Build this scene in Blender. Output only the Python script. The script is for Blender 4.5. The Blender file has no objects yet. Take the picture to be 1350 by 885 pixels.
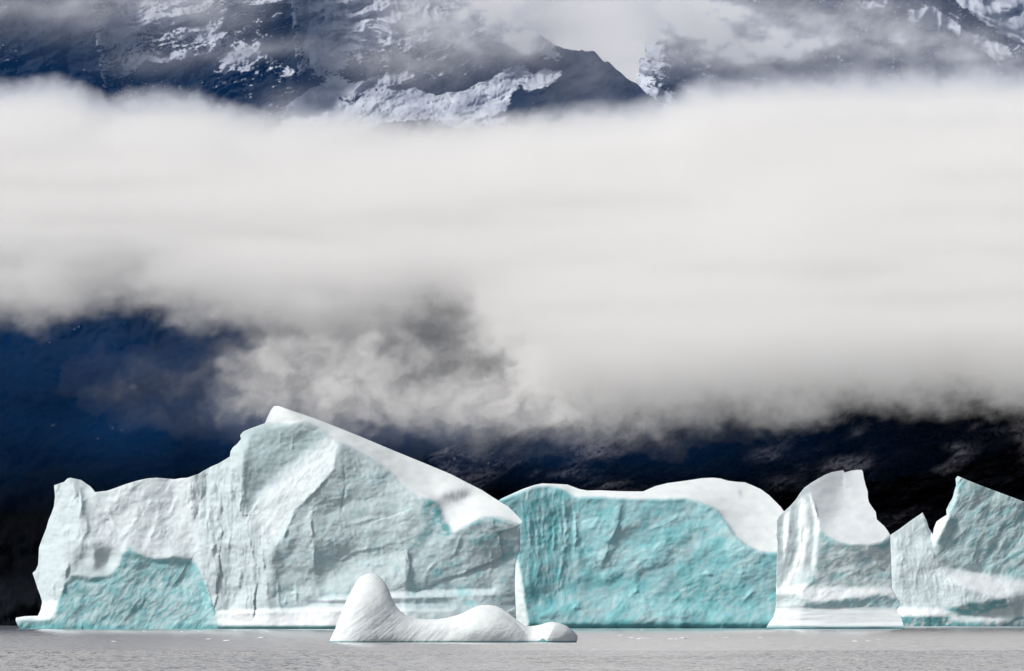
import bpy, math
import numpy as np

# ------------------------------------------------------------------ camera, sky, sun, exposure
scene = bpy.context.scene
F = 7500.0            # focal length in photograph pixels (a 200 mm lens)
HC = 3.9              # eye height above the water, metres
V0 = 815.0            # image row of the horizon
UC = 675.0
SUN_EL, SUN_AZ = 44.0, 68.0     # degrees; azimuth counted to the left of the viewing direction's back

cam = bpy.data.cameras.new('camera')
cam.sensor_width = 36.0
cam.lens = 36.0 * F / 1350.0
cam.shift_y = (V0 - 442.5) / 1350.0
cam.clip_start = 1.0
cam.clip_end = 120000.0
cam_o = bpy.data.objects.new('camera', cam)
cam_o.location = (0, 0, HC)
cam_o.rotation_euler = (math.radians(90), 0, 0)
scene.collection.objects.link(cam_o)
scene.camera = cam_o

to_sun = np.array([-math.cos(math.radians(SUN_EL)) * math.sin(math.radians(SUN_AZ)),
                   -math.cos(math.radians(SUN_EL)) * math.cos(math.radians(SUN_AZ)),
                   math.sin(math.radians(SUN_EL))])
world = bpy.data.worlds.new('World')
scene.world = world
world.use_nodes = True
wn = world.node_tree
bg = wn.nodes['Background']
sky = wn.nodes.new('ShaderNodeTexSky')
sky.sky_type = 'NISHITA'
sky.sun_disc = False
sky.sun_elevation = math.radians(SUN_EL)
sky.sun_rotation = math.atan2(to_sun[0], to_sun[1])
sky.air_density = 1.0
sky.dust_density = 4.0
hsv = wn.nodes.new('ShaderNodeHueSaturation')       # a veil of high cloud: the same sky with less colour
hsv.inputs['Saturation'].default_value = 0.4
wn.links.new(sky.outputs[0], hsv.inputs['Color'])
wn.links.new(hsv.outputs[0], bg.inputs['Color'])
bg.inputs['Strength'].default_value = 0.085

sun = bpy.data.lights.new('sun', 'SUN')
sun.energy = 2.85
sun.angle = math.radians(10.0)
sun.color = (1.0, 0.98, 0.95)
sun_o = bpy.data.objects.new('sun', sun)
sun_o.rotation_euler = (math.radians(90 - SUN_EL), 0, math.atan2(to_sun[0], -to_sun[1]))
scene.collection.objects.link(sun_o)

scene.view_settings.view_transform = 'Standard'
scene.view_settings.look = 'None'
scene.view_settings.exposure = -0.04
scene.view_settings.gamma = 1.0
scene.render.engine = 'CYCLES'
cy = scene.cycles
cy.max_bounces = 24
cy.volume_bounces = 20
cy.diffuse_bounces = 2
cy.glossy_bounces = 2
cy.use_denoising = True


# ------------------------------------------------------------------ noise
def _hash(ix, iy, seed):
    h = (ix.astype(np.int64) * 374761393 + iy.astype(np.int64) * 668265263 + seed * 974711) & 0xFFFFFFFF
    h = ((h ^ (h >> 13)) * 1274126177) & 0xFFFFFFFF
    h = ((h ^ (h >> 16)) * 2246822519) & 0xFFFFFFFF
    return ((h ^ (h >> 15)) & 0xFFFFFF) / float(0x1000000)


def perlin(x, y, seed=0):
    ix, iy = np.floor(x), np.floor(y)
    fx, fy = x - ix, y - iy
    sx = fx * fx * fx * (fx * (fx * 6 - 15) + 10)
    sy = fy * fy * fy * (fy * (fy * 6 - 15) + 10)

    def g(ox, oy):
        a = _hash(ix + ox, iy + oy, seed) * 6.2831853
        return np.cos(a) * (fx - ox) + np.sin(a) * (fy - oy)
    a = g(0, 0) * (1 - sx) + g(1, 0) * sx
    b = g(0, 1) * (1 - sx) + g(1, 1) * sx
    return (a * (1 - sy) + b * sy) * 1.5


def fbm(x, y, seed=0, octaves=4, gain=0.5):
    s, a, t = 0.0, 1.0, 0.0
    for k in range(octaves):
        s = s + a * perlin(x * 2 ** k + 17.3 * k, y * 2 ** k - 9.1 * k, seed + k)
        t += a
        a *= gain
    return s / t


def ridged(x, y, seed=0, octaves=4, gain=0.5):
    s, a, t = 0.0, 1.0, 0.0
    for k in range(octaves):
        s = s + a * (1 - 2 * np.abs(perlin(x * 2 ** k + 31.7 * k, y * 2 ** k + 5.9 * k, seed + k)))
        t += a
        a *= gain
    return s / t


def chips(x, y, seed=0, tilt=0.9):
    """Broken-ice facets: the upper hull of randomly tilted planes, one per jittered cell."""
    ix, iy = np.floor(x), np.floor(y)
    best = np.full(x.shape, -9.0)
    for ox in (-1, 0, 1):
        for oy in (-1, 0, 1):
            cx, cy_ = ix + ox, iy + oy
            px = cx + _hash(cx, cy_, seed)
            py = cy_ + _hash(cx, cy_, seed + 1)
            sx = (_hash(cx, cy_, seed + 2) - 0.5) * 2 * tilt
            sy = (_hash(cx, cy_, seed + 3) - 0.5) * 2 * tilt
            h = _hash(cx, cy_, seed + 4) * 0.5
            dx, dy = x - px, y - py
            best = np.maximum(best, h + sx * dx + sy * dy - 0.55 * (dx * dx + dy * dy))
    return best


def crag(u, v, deg, L, W, seed):
    """Crumpled ice: sharp-crested strokes lying along deg, broken up by a strong warp; about -1 to 1."""
    wu = u + 0.45 * W * fbm(u / (1.6 * W), v / (1.6 * W), seed + 50, 3)
    wv = v + 0.45 * W * fbm(u / (1.6 * W), v / (1.6 * W), seed + 60, 3)
    x, y = rot(wu, wv, deg)
    a = ridged(x / L, y / W, seed, 4, 0.55)
    b = fbm(x / (1.5 * L) + 3.1, y / (1.3 * W), seed + 7, 4, 0.55)
    return a * (0.55 + 0.45 * sstep(-0.4, 0.5, b)) + 0.7 * b


def ridge_lines(U, V, lines):
    """Crests traced one by one: (points, height, width to the left, width to the right), in pixels."""
    out = np.zeros(U.shape)
    for pts, h, wl, wr in lines:
        w = max(wl, wr) + 4
        us = [p[0] for p in pts]
        vs = [p[1] for p in pts]
        sel = (U > min(us) - w) & (U < max(us) + w) & (V > min(vs) - w) & (V < max(vs) + w)
        if not sel.any():
            continue
        u = U[sel] + 1.3 * fbm(U[sel] / 7, V[sel] / 7, 77, 2)
        v = V[sel]
        best = np.full(u.shape, 1e9)
        sd = np.zeros(u.shape)
        tt = np.zeros(u.shape)
        n = len(pts) - 1
        for i in range(n):
            x0, y0 = pts[i]
            x1, y1 = pts[i + 1]
            dx, dy = x1 - x0, y1 - y0
            L2 = dx * dx + dy * dy
            t = np.clip(((u - x0) * dx + (v - y0) * dy) / L2, 0, 1)
            a, b = u - x0 - t * dx, v - y0 - t * dy
            d = np.hypot(a, b)
            k = d < best
            side = np.sign(a * dy - b * dx) if abs(dy) >= abs(dx) * 0.3 else np.sign(b * dx) * np.sign(dx)
            side = side if dy >= 0 or abs(dy) < abs(dx) * 0.3 else -side
            best[k], sd[k], tt[k] = d[k], (d * np.where(side == 0, 1, side))[k], ((i + t) / n)[k]
        prof = np.where(sd < 0, 1 + sd / wl, 1 - sd / wr)
        uneven = np.clip(0.55 + 1.1 * fbm(u / 16, v / 16, 78, 3), 0, 1.3)
        prof = np.clip(prof, 0, 1) ** 1.4 * sstep(0, 0.3, tt) * sstep(1, 0.65, tt) * uneven * 0.85
        out[sel] = np.maximum(out[sel], prof * h) if h > 0 else out[sel] + prof * h
    return out


def rot(u, v, deg):
    c, s = math.cos(math.radians(deg)), math.sin(math.radians(deg))
    return u * c + v * s, -u * s + v * c


def sstep(a, b, x):
    t = np.clip((x - a) / (b - a), 0, 1)
    return t * t * (3 - 2 * t)


def blur(a, r):
    if r <= 0:
        return a
    r = max(1, int(round(r)))
    for _ in range(3):
        for ax in (0, 1):
            p = np.pad(a, [(r + 1, r) if k == ax else (0, 0) for k in (0, 1)], mode='edge')
            c = np.cumsum(p, axis=ax)
            n = a.shape[ax]
            if ax == 0:
                a = (c[2 * r + 1:2 * r + 1 + n] - c[0:n]) / (2 * r + 1)
            else:
                a = (c[:, 2 * r + 1:2 * r + 1 + n] - c[:, 0:n]) / (2 * r + 1)
    return a


def inside(poly, U, V):
    m = np.zeros(U.shape, bool)
    n = len(poly)
    for i in range(n):
        x0, y0 = poly[i]
        x1, y1 = poly[(i + 1) % n]
        if y0 == y1:
            continue
        c = ((y0 > V) != (y1 > V)) & (U < (x1 - x0) * (V - y0) / (y1 - y0) + x0)
        m ^= c
    return m


def integrate(p, q):
    """Depth whose slopes along u and upwards are as near as possible to p and q."""
    n, m = p.shape
    P = np.concatenate([p, -p[:, ::-1]], 1)
    P = np.concatenate([P, P[::-1]], 0)
    Q = np.concatenate([q, q[:, ::-1]], 1)
    Q = np.concatenate([Q, -Q[::-1]], 0)
    kx = np.fft.fftfreq(2 * m) * 2 * np.pi
    ky = np.fft.fftfreq(2 * n) * 2 * np.pi
    KX, KY = np.meshgrid(kx, ky)
    K = KX ** 2 + KY ** 2
    K[0, 0] = 1
    D = (-1j * KX * np.fft.fft2(P) - 1j * KY * np.fft.fft2(Q)) / K
    D[0, 0] = 0
    return np.real(np.fft.ifft2(D))[:n, :m]


def snap(U, V, sel, poly, reach):
    """Moves the chosen grid points onto the nearest point of an outline."""
    u, v = U[sel].copy(), V[sel].copy()
    bd = np.full(u.shape, 1e9)
    bu, bv = u.copy(), v.copy()
    n = len(poly)
    for i in range(n):
        x0, y0 = poly[i]
        x1, y1 = poly[(i + 1) % n]
        L = (x1 - x0) ** 2 + (y1 - y0) ** 2
        if L == 0:
            continue
        t = np.clip(((u - x0) * (x1 - x0) + (v - y0) * (y1 - y0)) / L, 0, 1)
        a, b = x0 + t * (x1 - x0), y0 + t * (y1 - y0)
        d = (u - a) ** 2 + (v - b) ** 2
        k = d < bd
        bd[k], bu[k], bv[k] = d[k], a[k], b[k]
    ok = bd < reach ** 2
    u[ok], v[ok] = bu[ok], bv[ok]
    U[sel], V[sel] = u, v


def point(U, V, Y):
    """The place at distance Y that lies on the sight line through photograph pixel (U, V)."""
    return np.stack([(U - UC) / F * Y, Y, HC + (V0 - V) / F * Y], -1)


# ------------------------------------------------------------------ materials
def new_mat(name):
    m = bpy.data.materials.new(name)
    m.use_nodes = True
    return m, m.node_tree, m.node_tree.nodes['Principled BSDF']


def ice_material(name, scale, bump):
    m, t, b = new_mat(name)
    at = t.nodes.new('ShaderNodeAttribute')
    at.attribute_name = 'tint'
    tc = t.nodes.new('ShaderNodeTexCoord')
    nz = t.nodes.new('ShaderNodeTexNoise')
    nz.inputs['Scale'].default_value = scale
    nz.inputs['Detail'].default_value = 6
    t.links.new(tc.outputs['Object'], nz.inputs['Vector'])
    mx = t.nodes.new('ShaderNodeMix')
    mx.data_type = 'RGBA'
    mx.blend_type = 'MULTIPLY'
    mx.inputs['Factor'].default_value = 1.0
    rp = t.nodes.new('ShaderNodeValToRGB')
    rp.color_ramp.elements[0].position = 0.3
    rp.color_ramp.elements[0].color = (0.90, 0.93, 0.94, 1)
    rp.color_ramp.elements[1].position = 0.6
    rp.color_ramp.elements[1].color = (1, 1, 1, 1)
    t.links.new(nz.outputs['Fac'], rp.inputs['Fac'])
    t.links.new(at.outputs['Color'], mx.inputs['A'])
    t.links.new(rp.outputs['Color'], mx.inputs['B'])
    t.links.new(mx.outputs['Result'], b.inputs['Base Color'])
    b.inputs['Roughness'].default_value = 0.55
    b.inputs['Specular IOR Level'].default_value = 0.25
    bp = t.nodes.new('ShaderNodeBump')
    bp.inputs['Strength'].default_value = bump
    bp.inputs['Distance'].default_value = 0.6
    t.links.new(nz.outputs['Fac'], bp.inputs['Height'])
    t.links.new(bp.outputs['Normal'], b.inputs['Normal'])
    return m


def rock_material(name, scale):
    m, t, b = new_mat(name)
    at = t.nodes.new('ShaderNodeAttribute')
    at.attribute_name = 'tint'
    tc = t.nodes.new('ShaderNodeTexCoord')
    nz = t.nodes.new('ShaderNodeTexNoise')
    nz.inputs['Scale'].default_value = scale
    nz.inputs['Detail'].default_value = 8
    t.links.new(tc.outputs['Object'], nz.inputs['Vector'])
    mx = t.nodes.new('ShaderNodeMix')
    mx.data_type = 'RGBA'
    mx.blend_type = 'MULTIPLY'
    mx.inputs['Factor'].default_value = 1.0
    rp = t.nodes.new('ShaderNodeValToRGB')
    rp.color_ramp.elements[0].position = 0.35
    rp.color_ramp.elements[0].color = (0.55, 0.55, 0.6, 1)
    rp.color_ramp.elements[1].position = 0.65
    rp.color_ramp.elements[1].color = (1, 1, 1, 1)
    t.links.new(nz.outputs['Fac'], rp.inputs['Fac'])
    t.links.new(at.outputs['Color'], mx.inputs['A'])
    t.links.new(rp.outputs['Color'], mx.inputs['B'])
    t.links.new(mx.outputs['Result'], b.inputs['Base Color'])
    b.inputs['Roughness'].default_value = 0.95
    b.inputs['Specular IOR Level'].default_value = 0.05
    return m


def volume_material(name, density, colour, g):
    m = bpy.data.materials.new(name)
    m.use_nodes = True
    t = m.node_tree
    t.nodes.remove(t.nodes['Principled BSDF'])
    pv = t.nodes.new('ShaderNodeVolumePrincipled')
    pv.inputs['Color'].default_value = (*colour, 1)
    pv.inputs['Density'].default_value = density
    pv.inputs['Anisotropy'].default_value = g
    t.links.new(pv.outputs[0], t.nodes['Material Output'].inputs['Volume'])
    return m


ICE = ice_material('ice', 0.35, 0.5)
ICE_SMALL = ice_material('smooth_ice', 0.9, 0.12)
SNOW = ice_material('snow', 0.25, 0.08)
ROCK = rock_material('dark_rock', 0.06)

WHITE = np.array([0.85, 0.895, 0.92])
WALL = np.array([0.61, 0.705, 0.735])        # old bubbly ice, not snow
PALE = np.array([0.62, 0.70, 0.715])
TEAL = np.array([0.16, 0.52, 0.56])


# ------------------------------------------------------------------ building
def link(o, parent=None):
    scene.collection.objects.link(o)
    if parent:
        o.parent = parent
    return o


def sheet_mesh(name, co, quads, nrm=None, col=None):
    """A mesh from point array, quad index array, optional vertex normals and colours."""
    used = np.zeros(len(co), bool)
    used[quads.ravel()] = True
    idx = np.cumsum(used) - 1
    q = idx[quads].astype(np.int32)
    me = bpy.data.meshes.new(name)
    c = co[used]
    me.vertices.add(len(c))
    me.vertices.foreach_set('co', c.astype(np.float32).ravel())
    me.loops.add(q.size)
    me.loops.foreach_set('vertex_index', q.ravel())
    me.polygons.add(len(q))
    me.polygons.foreach_set('loop_start', np.arange(0, q.size, 4, dtype=np.int32))
    me.update(calc_edges=True)
    me.polygons.foreach_set('use_smooth', np.ones(len(q), bool))
    if col is not None:
        a = me.attributes.new('tint', 'FLOAT_COLOR', 'POINT')
        c4 = np.ones((len(c), 4), np.float32)
        c4[:, :3] = col[used]
        a.data.foreach_set('color', c4.ravel())
    me.validate()
    if nrm is not None:
        me.normals_split_custom_set_from_vertices(nrm[used].tolist())
    return me


def grid_normals(P):
    du = np.gradient(P, axis=1)
    dv = np.gradient(P, axis=0)
    n = np.cross(du, dv)
    n /= np.linalg.norm(n, axis=-1, keepdims=True) + 1e-12
    return n


def build_relief(root_name, label, poly, Y0, depth_fn, parts, thick, step=1.0, group=None, mats=None, anchor_v=None):
    """A floating body of ice. depth_fn(U, V) gives (depth in pixels, colour, part index) on a grid; the body is
    closed by a back of its own, thick pixels deep. parts: names by index, None for the body itself."""
    us = [p[0] for p in poly]
    vs = [p[1] for p in poly]
    u = np.arange(min(us) - 6, max(us) + 6, step)
    v = np.arange(max(vs) + 6, min(vs) - 6, -step)          # rows run upwards
    U, V = np.meshgrid(u, v)
    d, col, part = depth_fn(U, V)
    mpp = Y0 / F
    cu, cv = (U[:-1, :-1] + step / 2), (V[:-1, :-1] - step / 2)
    cell = inside(poly, cu, cv)
    vert_any = np.zeros(U.shape, int)
    for a in (0, 1):
        for b in (0, 1):
            vert_any[a:a + cell.shape[0], b:b + cell.shape[1]] += cell
    edge = (vert_any > 0) & (vert_any < 4)
    Us, Vs = U.copy(), V.copy()
    snap(Us, Vs, edge, poly, step * 1.5)
    bm = blur(inside(poly, U, V).astype(float), 14 / step)
    hump = np.sqrt(np.clip((bm - 0.5) * 2, 0, 1))
    hump[edge] = 0
    back = blur(d, 8 / step) + 0.0
    back = np.maximum(d + 0.02 + hump * 4, back * 0.5 + d.max() * 0.5 + hump * thick)
    back[edge] = d[edge]
    Pf = point(Us, Vs, Y0 + d * mpp)
    Pb = point(Us, Vs, Y0 + back * mpp)
    N = -grid_normals(Pf)
    N = np.where(N[..., 1:2] > 0, -N, N)
    Nb = grid_normals(Pb)
    nv = U.size
    idx = np.arange(nv).reshape(U.shape)
    bidx = idx + nv
    bidx = np.where(edge, idx, bidx)
    co = np.concatenate([Pf.reshape(-1, 3), Pb.reshape(-1, 3)])
    cc = np.concatenate([col.reshape(-1, 3), col.reshape(-1, 3)])
    # origin at the middle of the waterline
    org = np.array([np.median(Pf[edge][:, 0]), Y0, 0.0])
    co = co - org
    root = bpy.data.objects.new(root_name, None)
    root.empty_display_size = 5
    root.location = org
    root['label'] = label
    root['category'] = 'iceberg'
    if group:
        root['group'] = group
    link(root)
    fq = np.stack([idx[:-1, :-1], idx[:-1, 1:], idx[1:, 1:], idx[1:, :-1]], -1)
    bq = np.stack([bidx[:-1, :-1], bidx[1:, :-1], bidx[1:, 1:], bidx[:-1, 1:]], -1)
    pc = part[:-1, :-1]
    for k, nm in enumerate(parts):
        s = cell & (pc == k)
        if not s.any():
            continue
        q = fq[s]
        nrm = None
        if k == 0:
            q = np.concatenate([q, bq[cell]])
        else:
            nrm = np.concatenate([N.reshape(-1, 3), Nb.reshape(-1, 3)])
        me = sheet_mesh(nm, co, q, nrm, cc)
        o = bpy.data.objects.new(nm, me)
        me.materials.append((mats or {}).get(nm, ICE))
        link(o, root)
    return root


class Relief:
    """Collects slopes region by region on a pixel grid, then turns them into a depth."""
    def __init__(s, U, V, p, q, colour):
        s.U, s.V = U, V
        s.step = abs(U[0, 1] - U[0, 0])
        s.p = np.full(U.shape, float(p))
        s.q = np.full(U.shape, float(q))
        s.col = np.ones(U.shape + (3,)) * colour
        s.part = np.zeros(U.shape, int)
        # outlines of regions wander a little, as breaks in ice do
        s.wu = U + 2.2 * fbm(U / 14, V / 14, 901, 3)
        s.wv = V + 2.2 * fbm(U / 14, V / 14, 951, 3)

    def mask(s, poly, soft=1.5, wander=True):
        m = inside(poly, s.wu if wander else s.U, s.wv if wander else s.V).astype(float)
        return blur(m, soft / s.step) if soft > 0 else m

    def region(s, poly, p=None, q=None, soft=2.0, colour=None, part=None, wander=True, dp=0, dq=0):
        hard = inside(poly, s.wu if wander else s.U, s.wv if wander else s.V)
        m = blur(hard.astype(float), soft / s.step)
        if p is not None:
            s.p = s.p * (1 - m) + p * m
        if q is not None:
            s.q = s.q * (1 - m) + q * m
        s.p += dp * m
        s.q += dq * m
        if colour is not None:
            mc = blur(hard.astype(float), 1 / s.step)[..., None]
            s.col = s.col * (1 - mc) + np.asarray(colour) * mc
        if part is not None:
            s.part[hard] = part
        return m

    def stain(s, m, colour):
        m = np.clip(m, 0, 1)[..., None]
        s.col = s.col * (1 - m) + np.asarray(colour) * m

    def depth(s, water_v):
        d = integrate(s.p * s.step, s.q * s.step)
        i = int(np.argmin(np.abs(s.V[:, 0] - water_v)))
        return d - np.percentile(d[i], 35)


# ------------------------------------------------------------------ the large iceberg with the sloping crest
MAIN = [(20.6, 818), (21, 814.5), (33, 812.5), (50, 812), (53.6, 804), (55.6, 794), (53, 785), (49.5, 776), (46, 765), (42.9, 755.5), (47, 752),
        (50.3, 744.6), (51.5, 722), (55, 712), (61, 697), (64, 686), (68, 676.6), (71, 668), (72.5, 655), (71.3, 640), (84.5, 635.4), (89, 631),
        (93, 630), (107, 633), (119.5, 641.6), (125.7, 649), (142, 647), (152, 643.5), (165, 638.7), (180, 634), (193.7, 631), (206, 630),
        (218.5, 631), (230, 632), (239, 630.5), (247, 630), (255.6, 627), (262, 625), (268, 621), (279, 615), (288.5, 611), (297, 606), (303, 602),
        (304, 595), (307, 590), (312, 586), (317.8, 579), (316.6, 574), (321, 569), (330, 565), (340, 561.5), (349.4, 558), (353, 549), (357, 541), (361, 535.6), (366, 535.2),
        (371, 536.5), (385, 541.5), (404, 548), (430, 557.5), (453.8, 567), (475, 575.5), (495, 584), (520, 594.5), (544.5, 604.6), (570, 615), (594, 625), (616, 636.5),
        (635, 646), (648, 654.5), (660, 662), (670, 668), (678, 676), (684, 682), (688, 687), (687.5, 690.5), (684.5, 692.5), (686, 705), (685.6, 726), (682, 733), (679.5, 745), (678.6, 770), (680, 805),
        (681, 838), (20, 838), (26, 829), (23, 824)]


def main_berg(U, V):
    r = Relief(U, V, -0.25, 0.22, WALL)
    tower = [(68, 636), (93, 626), (104, 640), (110, 672), (113, 700), (118, 720), (95, 745), (85, 762), (77, 794), (70, 812), (40, 812), (38, 755), (58, 690)]
    bowl = [(122, 640), (170, 625), (262, 616), (262, 700), (255, 742), (232, 735), (210, 739), (188, 733), (168, 722), (155, 728), (145, 727), (122, 714), (112, 690)]
    shoulder = [(100, 700), (122, 714), (145, 727), (158, 742), (148, 758), (125, 763), (105, 762), (95, 760), (87, 772), (88, 740)]
    broken = [(87, 772), (95, 760), (105, 762), (125, 763), (148, 758), (158, 742), (168, 722), (188, 733), (210, 739), (232, 735), (252, 739), (263, 755), (272, 778), (283, 805), (289, 840), (15, 840), (15, 820), (66, 818), (72, 809), (77, 794)]
    flutes = [(236, 622), (268, 612), (303, 590), (313, 575), (322, 600), (317, 640), (322, 678), (340, 694), (358, 722), (356, 750), (355, 806), (285, 808), (272, 778), (255, 742), (258, 700), (236, 660)]
    crown = [(310, 572), (349, 556), (380, 559), (405, 555), (432, 571), (415, 590), (398, 606), (370, 622), (346, 648), (326, 678), (318, 664), (319, 610)]
    spur = [(432, 571), (446, 582), (441, 617), (424, 632), (413, 650), (400, 662), (389, 672), (381, 690), (375, 706), (360, 722), (354, 712), (336, 692), (326, 678), (346, 648), (370, 622), (398, 606), (418, 590)]
    front = [(446, 582), (466, 590), (495, 606), (520, 625), (552, 657), (566, 690), (545, 715), (537, 726), (534, 785), (415, 790), (355, 806), (356, 750), (360, 722), (375, 706), (389, 672), (413, 650), (441, 617)]
    right = [(552, 652), (577, 655), (598, 700), (635, 678), (700, 680), (700, 840), (532, 840), (535, 776), (537, 726), (547, 712), (562, 690)]
    r.region(tower, -0.75, 0.15, 3)
    r.region([(92, 632), (106, 632), (119, 641), (127, 652), (118, 672), (112, 690), (106, 665)], 0.1, 0.35, 3)
    r.region(bowl, -0.18, 0.5, 4)
    r.region([(130, 648), (160, 640), (240, 630), (236, 664), (180, 682), (140, 690)], -0.28, 0.1, 6)
    r.region(shoulder, -0.25, 0.35, 3)
    r.region([(121, 713), (133, 718), (146, 727), (143, 740), (135, 750), (124, 746)], 0.75, -0.15, 0.7, colour=PALE)
    r.region([(114, 690), (121, 712), (123, 748), (116, 752), (112, 720)], -0.5, 0.2, 1.5)
    r.region(broken, 0.16, 0.16, 1.5, part=1)
    r.region([(258, 742), (266, 752), (281, 800), (291, 832), (283, 832), (272, 790), (262, 765)], -0.6, 0.3, 1.5)
    r.region([(148, 757), (158, 741), (168, 722), (188, 733), (206, 739), (198, 748), (165, 750), (150, 764)], 0.3, -0.35, 1.2)
    r.region([(186, 732), (210, 738), (232, 734), (255, 739), (256, 743), (232, 739), (210, 743), (188, 738)], 0.2, -0.9, 0.8)
    r.region([(86, 771), (95, 759), (125, 762), (148, 757), (149, 762), (125, 768), (97, 765), (88, 778)], 0.2, -0.9, 0.8)
    r.region(flutes, -0.62, 0.22, 3)
    r.region([(283, 770), (290, 735), (300, 722), (309, 740), (314, 780), (300, 800)], 0.05, 0.35, 3)
    r.region(crown, 0.08, -0.02, 5)
    r.region([(306, 590), (318, 576), (326, 580), (320, 640), (315, 660), (306, 640)], -1.0, 0.2, 1.5)
    r.region(spur, -0.42, 0.26, 3.5)
    r.region(front, 0.26, 0.10, 2)
    r.region([(352, 706), (358, 720), (360, 800), (345, 805), (340, 760)], -0.5, 0.15, 2)
    r.region([(400, 690), (410, 668), (415, 668), (414, 776), (395, 800), (362, 802), (372, 750)], -0.05, 0.18, 2)
    r.region([(415, 780), (440, 752), (470, 730), (520, 728), (536, 735), (534, 786), (415, 788)], 0.0, 0.62, 5)
    r.region(right, 0.32, 0.04, 2)
    r.region([(536, 724), (542, 722), (546, 776), (535, 778)], 0.9, 0.0, 1)
    # wave-cut benches
    r.region([(425, 786), (540, 780), (652, 777), (652, 784), (425, 793)], None, 2.2, 1, wander=False, colour=WHITE)
    r.region([(400, 792), (590, 787), (590, 797), (400, 797)], None, -0.25, 1, wander=False)
    r.region([(410, 797), (585, 797), (585, 801), (410, 801)], None, 1.6, 0.8, wander=False)
    r.region([(585, 800), (600, 788), (622, 782), (650, 790), (660, 820), (590, 820)], -0.2, 0.5, 2)
    # smooth foot along the waterline
    r.region([(288, 806), (360, 803), (442, 800), (600, 803), (600, 808), (442, 807), (360, 810), (288, 812)], 0, 2.6, 0.8, wander=False, colour=WHITE)
    foot = [(284, 808), (442, 804), (600, 806), (620, 825), (630, 845), (292, 845)]
    r.region(foot, 0.0, 0.45, 1.2, wander=False, colour=WHITE, part=3)
    r.region([(286, 825.5), (640, 825.5), (640, 845), (286, 845)], 0, -0.8, 0.6, wander=False, colour=TEAL * 0.8)
    # shelf at the far left
    r.region([(15, 805), (56, 805), (70, 812), (66, 817), (15, 817)], -0.2, 3.0, 1, wander=False, colour=WHITE)
    r.region([(45, 798), (70, 790), (77, 796), (70, 811), (45, 813)], -0.7, 0.9, 2, colour=WHITE)
    # snow cap
    cap = [(340, 545), (361, 520), (410, 540), (700, 660), (700, 688), (685.6, 691.5), (672, 686), (656, 681.5), (635, 681.5), (619, 691), (607, 695), (598, 702), (586, 686), (577, 664), (566, 658), (555, 656.5), (536, 644),
           (520, 625), (495, 607), (466, 590.5), (446, 582), (425, 565), (404, 555.5), (379.5, 559), (356, 556.5), (345, 559)]
    m_cap = r.region(cap, -0.12, 1.7, 1.5, colour=WHITE * 1.03, part=2, wander=False)
    r.region([(340, 560), (356, 534), (372, 536), (384, 543), (398, 553), (379, 559), (356, 557)], -0.75, 0.2, 1.2, wander=False)
    r.region([(372, 535), (404, 547), (595, 624), (660, 661), (640, 660), (560, 628), (450, 580), (404, 556), (385, 546)], 0.05, 1.2, 2, wander=False)
    r.region([(577, 664), (582, 652), (600, 650), (606, 664), (618, 690), (598, 702), (586, 686)], -0.15, 1.0, 3, wander=False)
    r.region([(580, 652), (612, 645), (622, 652), (606, 662), (588, 660)], 0.5, 0.2, 3, wander=False)
    d = r.depth(829)
    # relief on the walls
    wall = 1 - blur(m_cap, 1)
    mt, mb, mf, mr, msp = (r.mask(x, 5) for x in (tower, broken, flutes, front, spur))
    mright, mbowl, mcr = r.mask(right, 5), r.mask(bowl, 6), r.mask(crown, 6)
    wu, wv = U + 6 * fbm(U / 40, V / 40, 5), V + 6 * fbm(U / 40, V / 40, 6)
    x1, y1 = rot(wu, wv, 62)
    soft = fbm(U / 70, V / 50, 51, 4) * 6
    fl = crag(U, V, 86, 100, 12, 11) * 2.0 + crag(U, V, 84, 40, 5.5, 12) * 0.6
    tow = crag(U, V, 100, 60, 14, 13) * 1.4 + crag(U, V, 95, 22, 6, 14) * 0.4
    brk = crag(U, V, -52, 46, 15, 21) * 0.85 + chips(wu / 27, wv / 20, 22) * 2.6 + crag(U, V, -60, 14, 6, 23) * 0.4
    frt = crag(U, V, -14, 60, 24, 31) * 1.5 + crag(U, V, 55, 30, 10, 32) * 0.6 + fbm(U / 5, V / 4, 33, 3) * 0.3
    bwl = crag(U, V, -50, 60, 18, 41) * 1.2 + crag(U, V, -62, 24, 8, 42) * 0.3
    spr = crag(U, V, -50, 40, 14, 43) * 0.8 + crag(U, V, -48, 14, 4.5, 44) * 0.35
    crn = crag(U, V, -24, 50, 16, 45) * 0.7 + fbm(U / 6, V / 4, 46, 3) * 0.25
    rgt = crag(U, V, 20, 50, 22, 47) * 1.3 + chips(wu / 26, wv / 24, 48) * 1.4 + fbm(U / 6, V / 5, 49, 3) * 0.4
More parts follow.
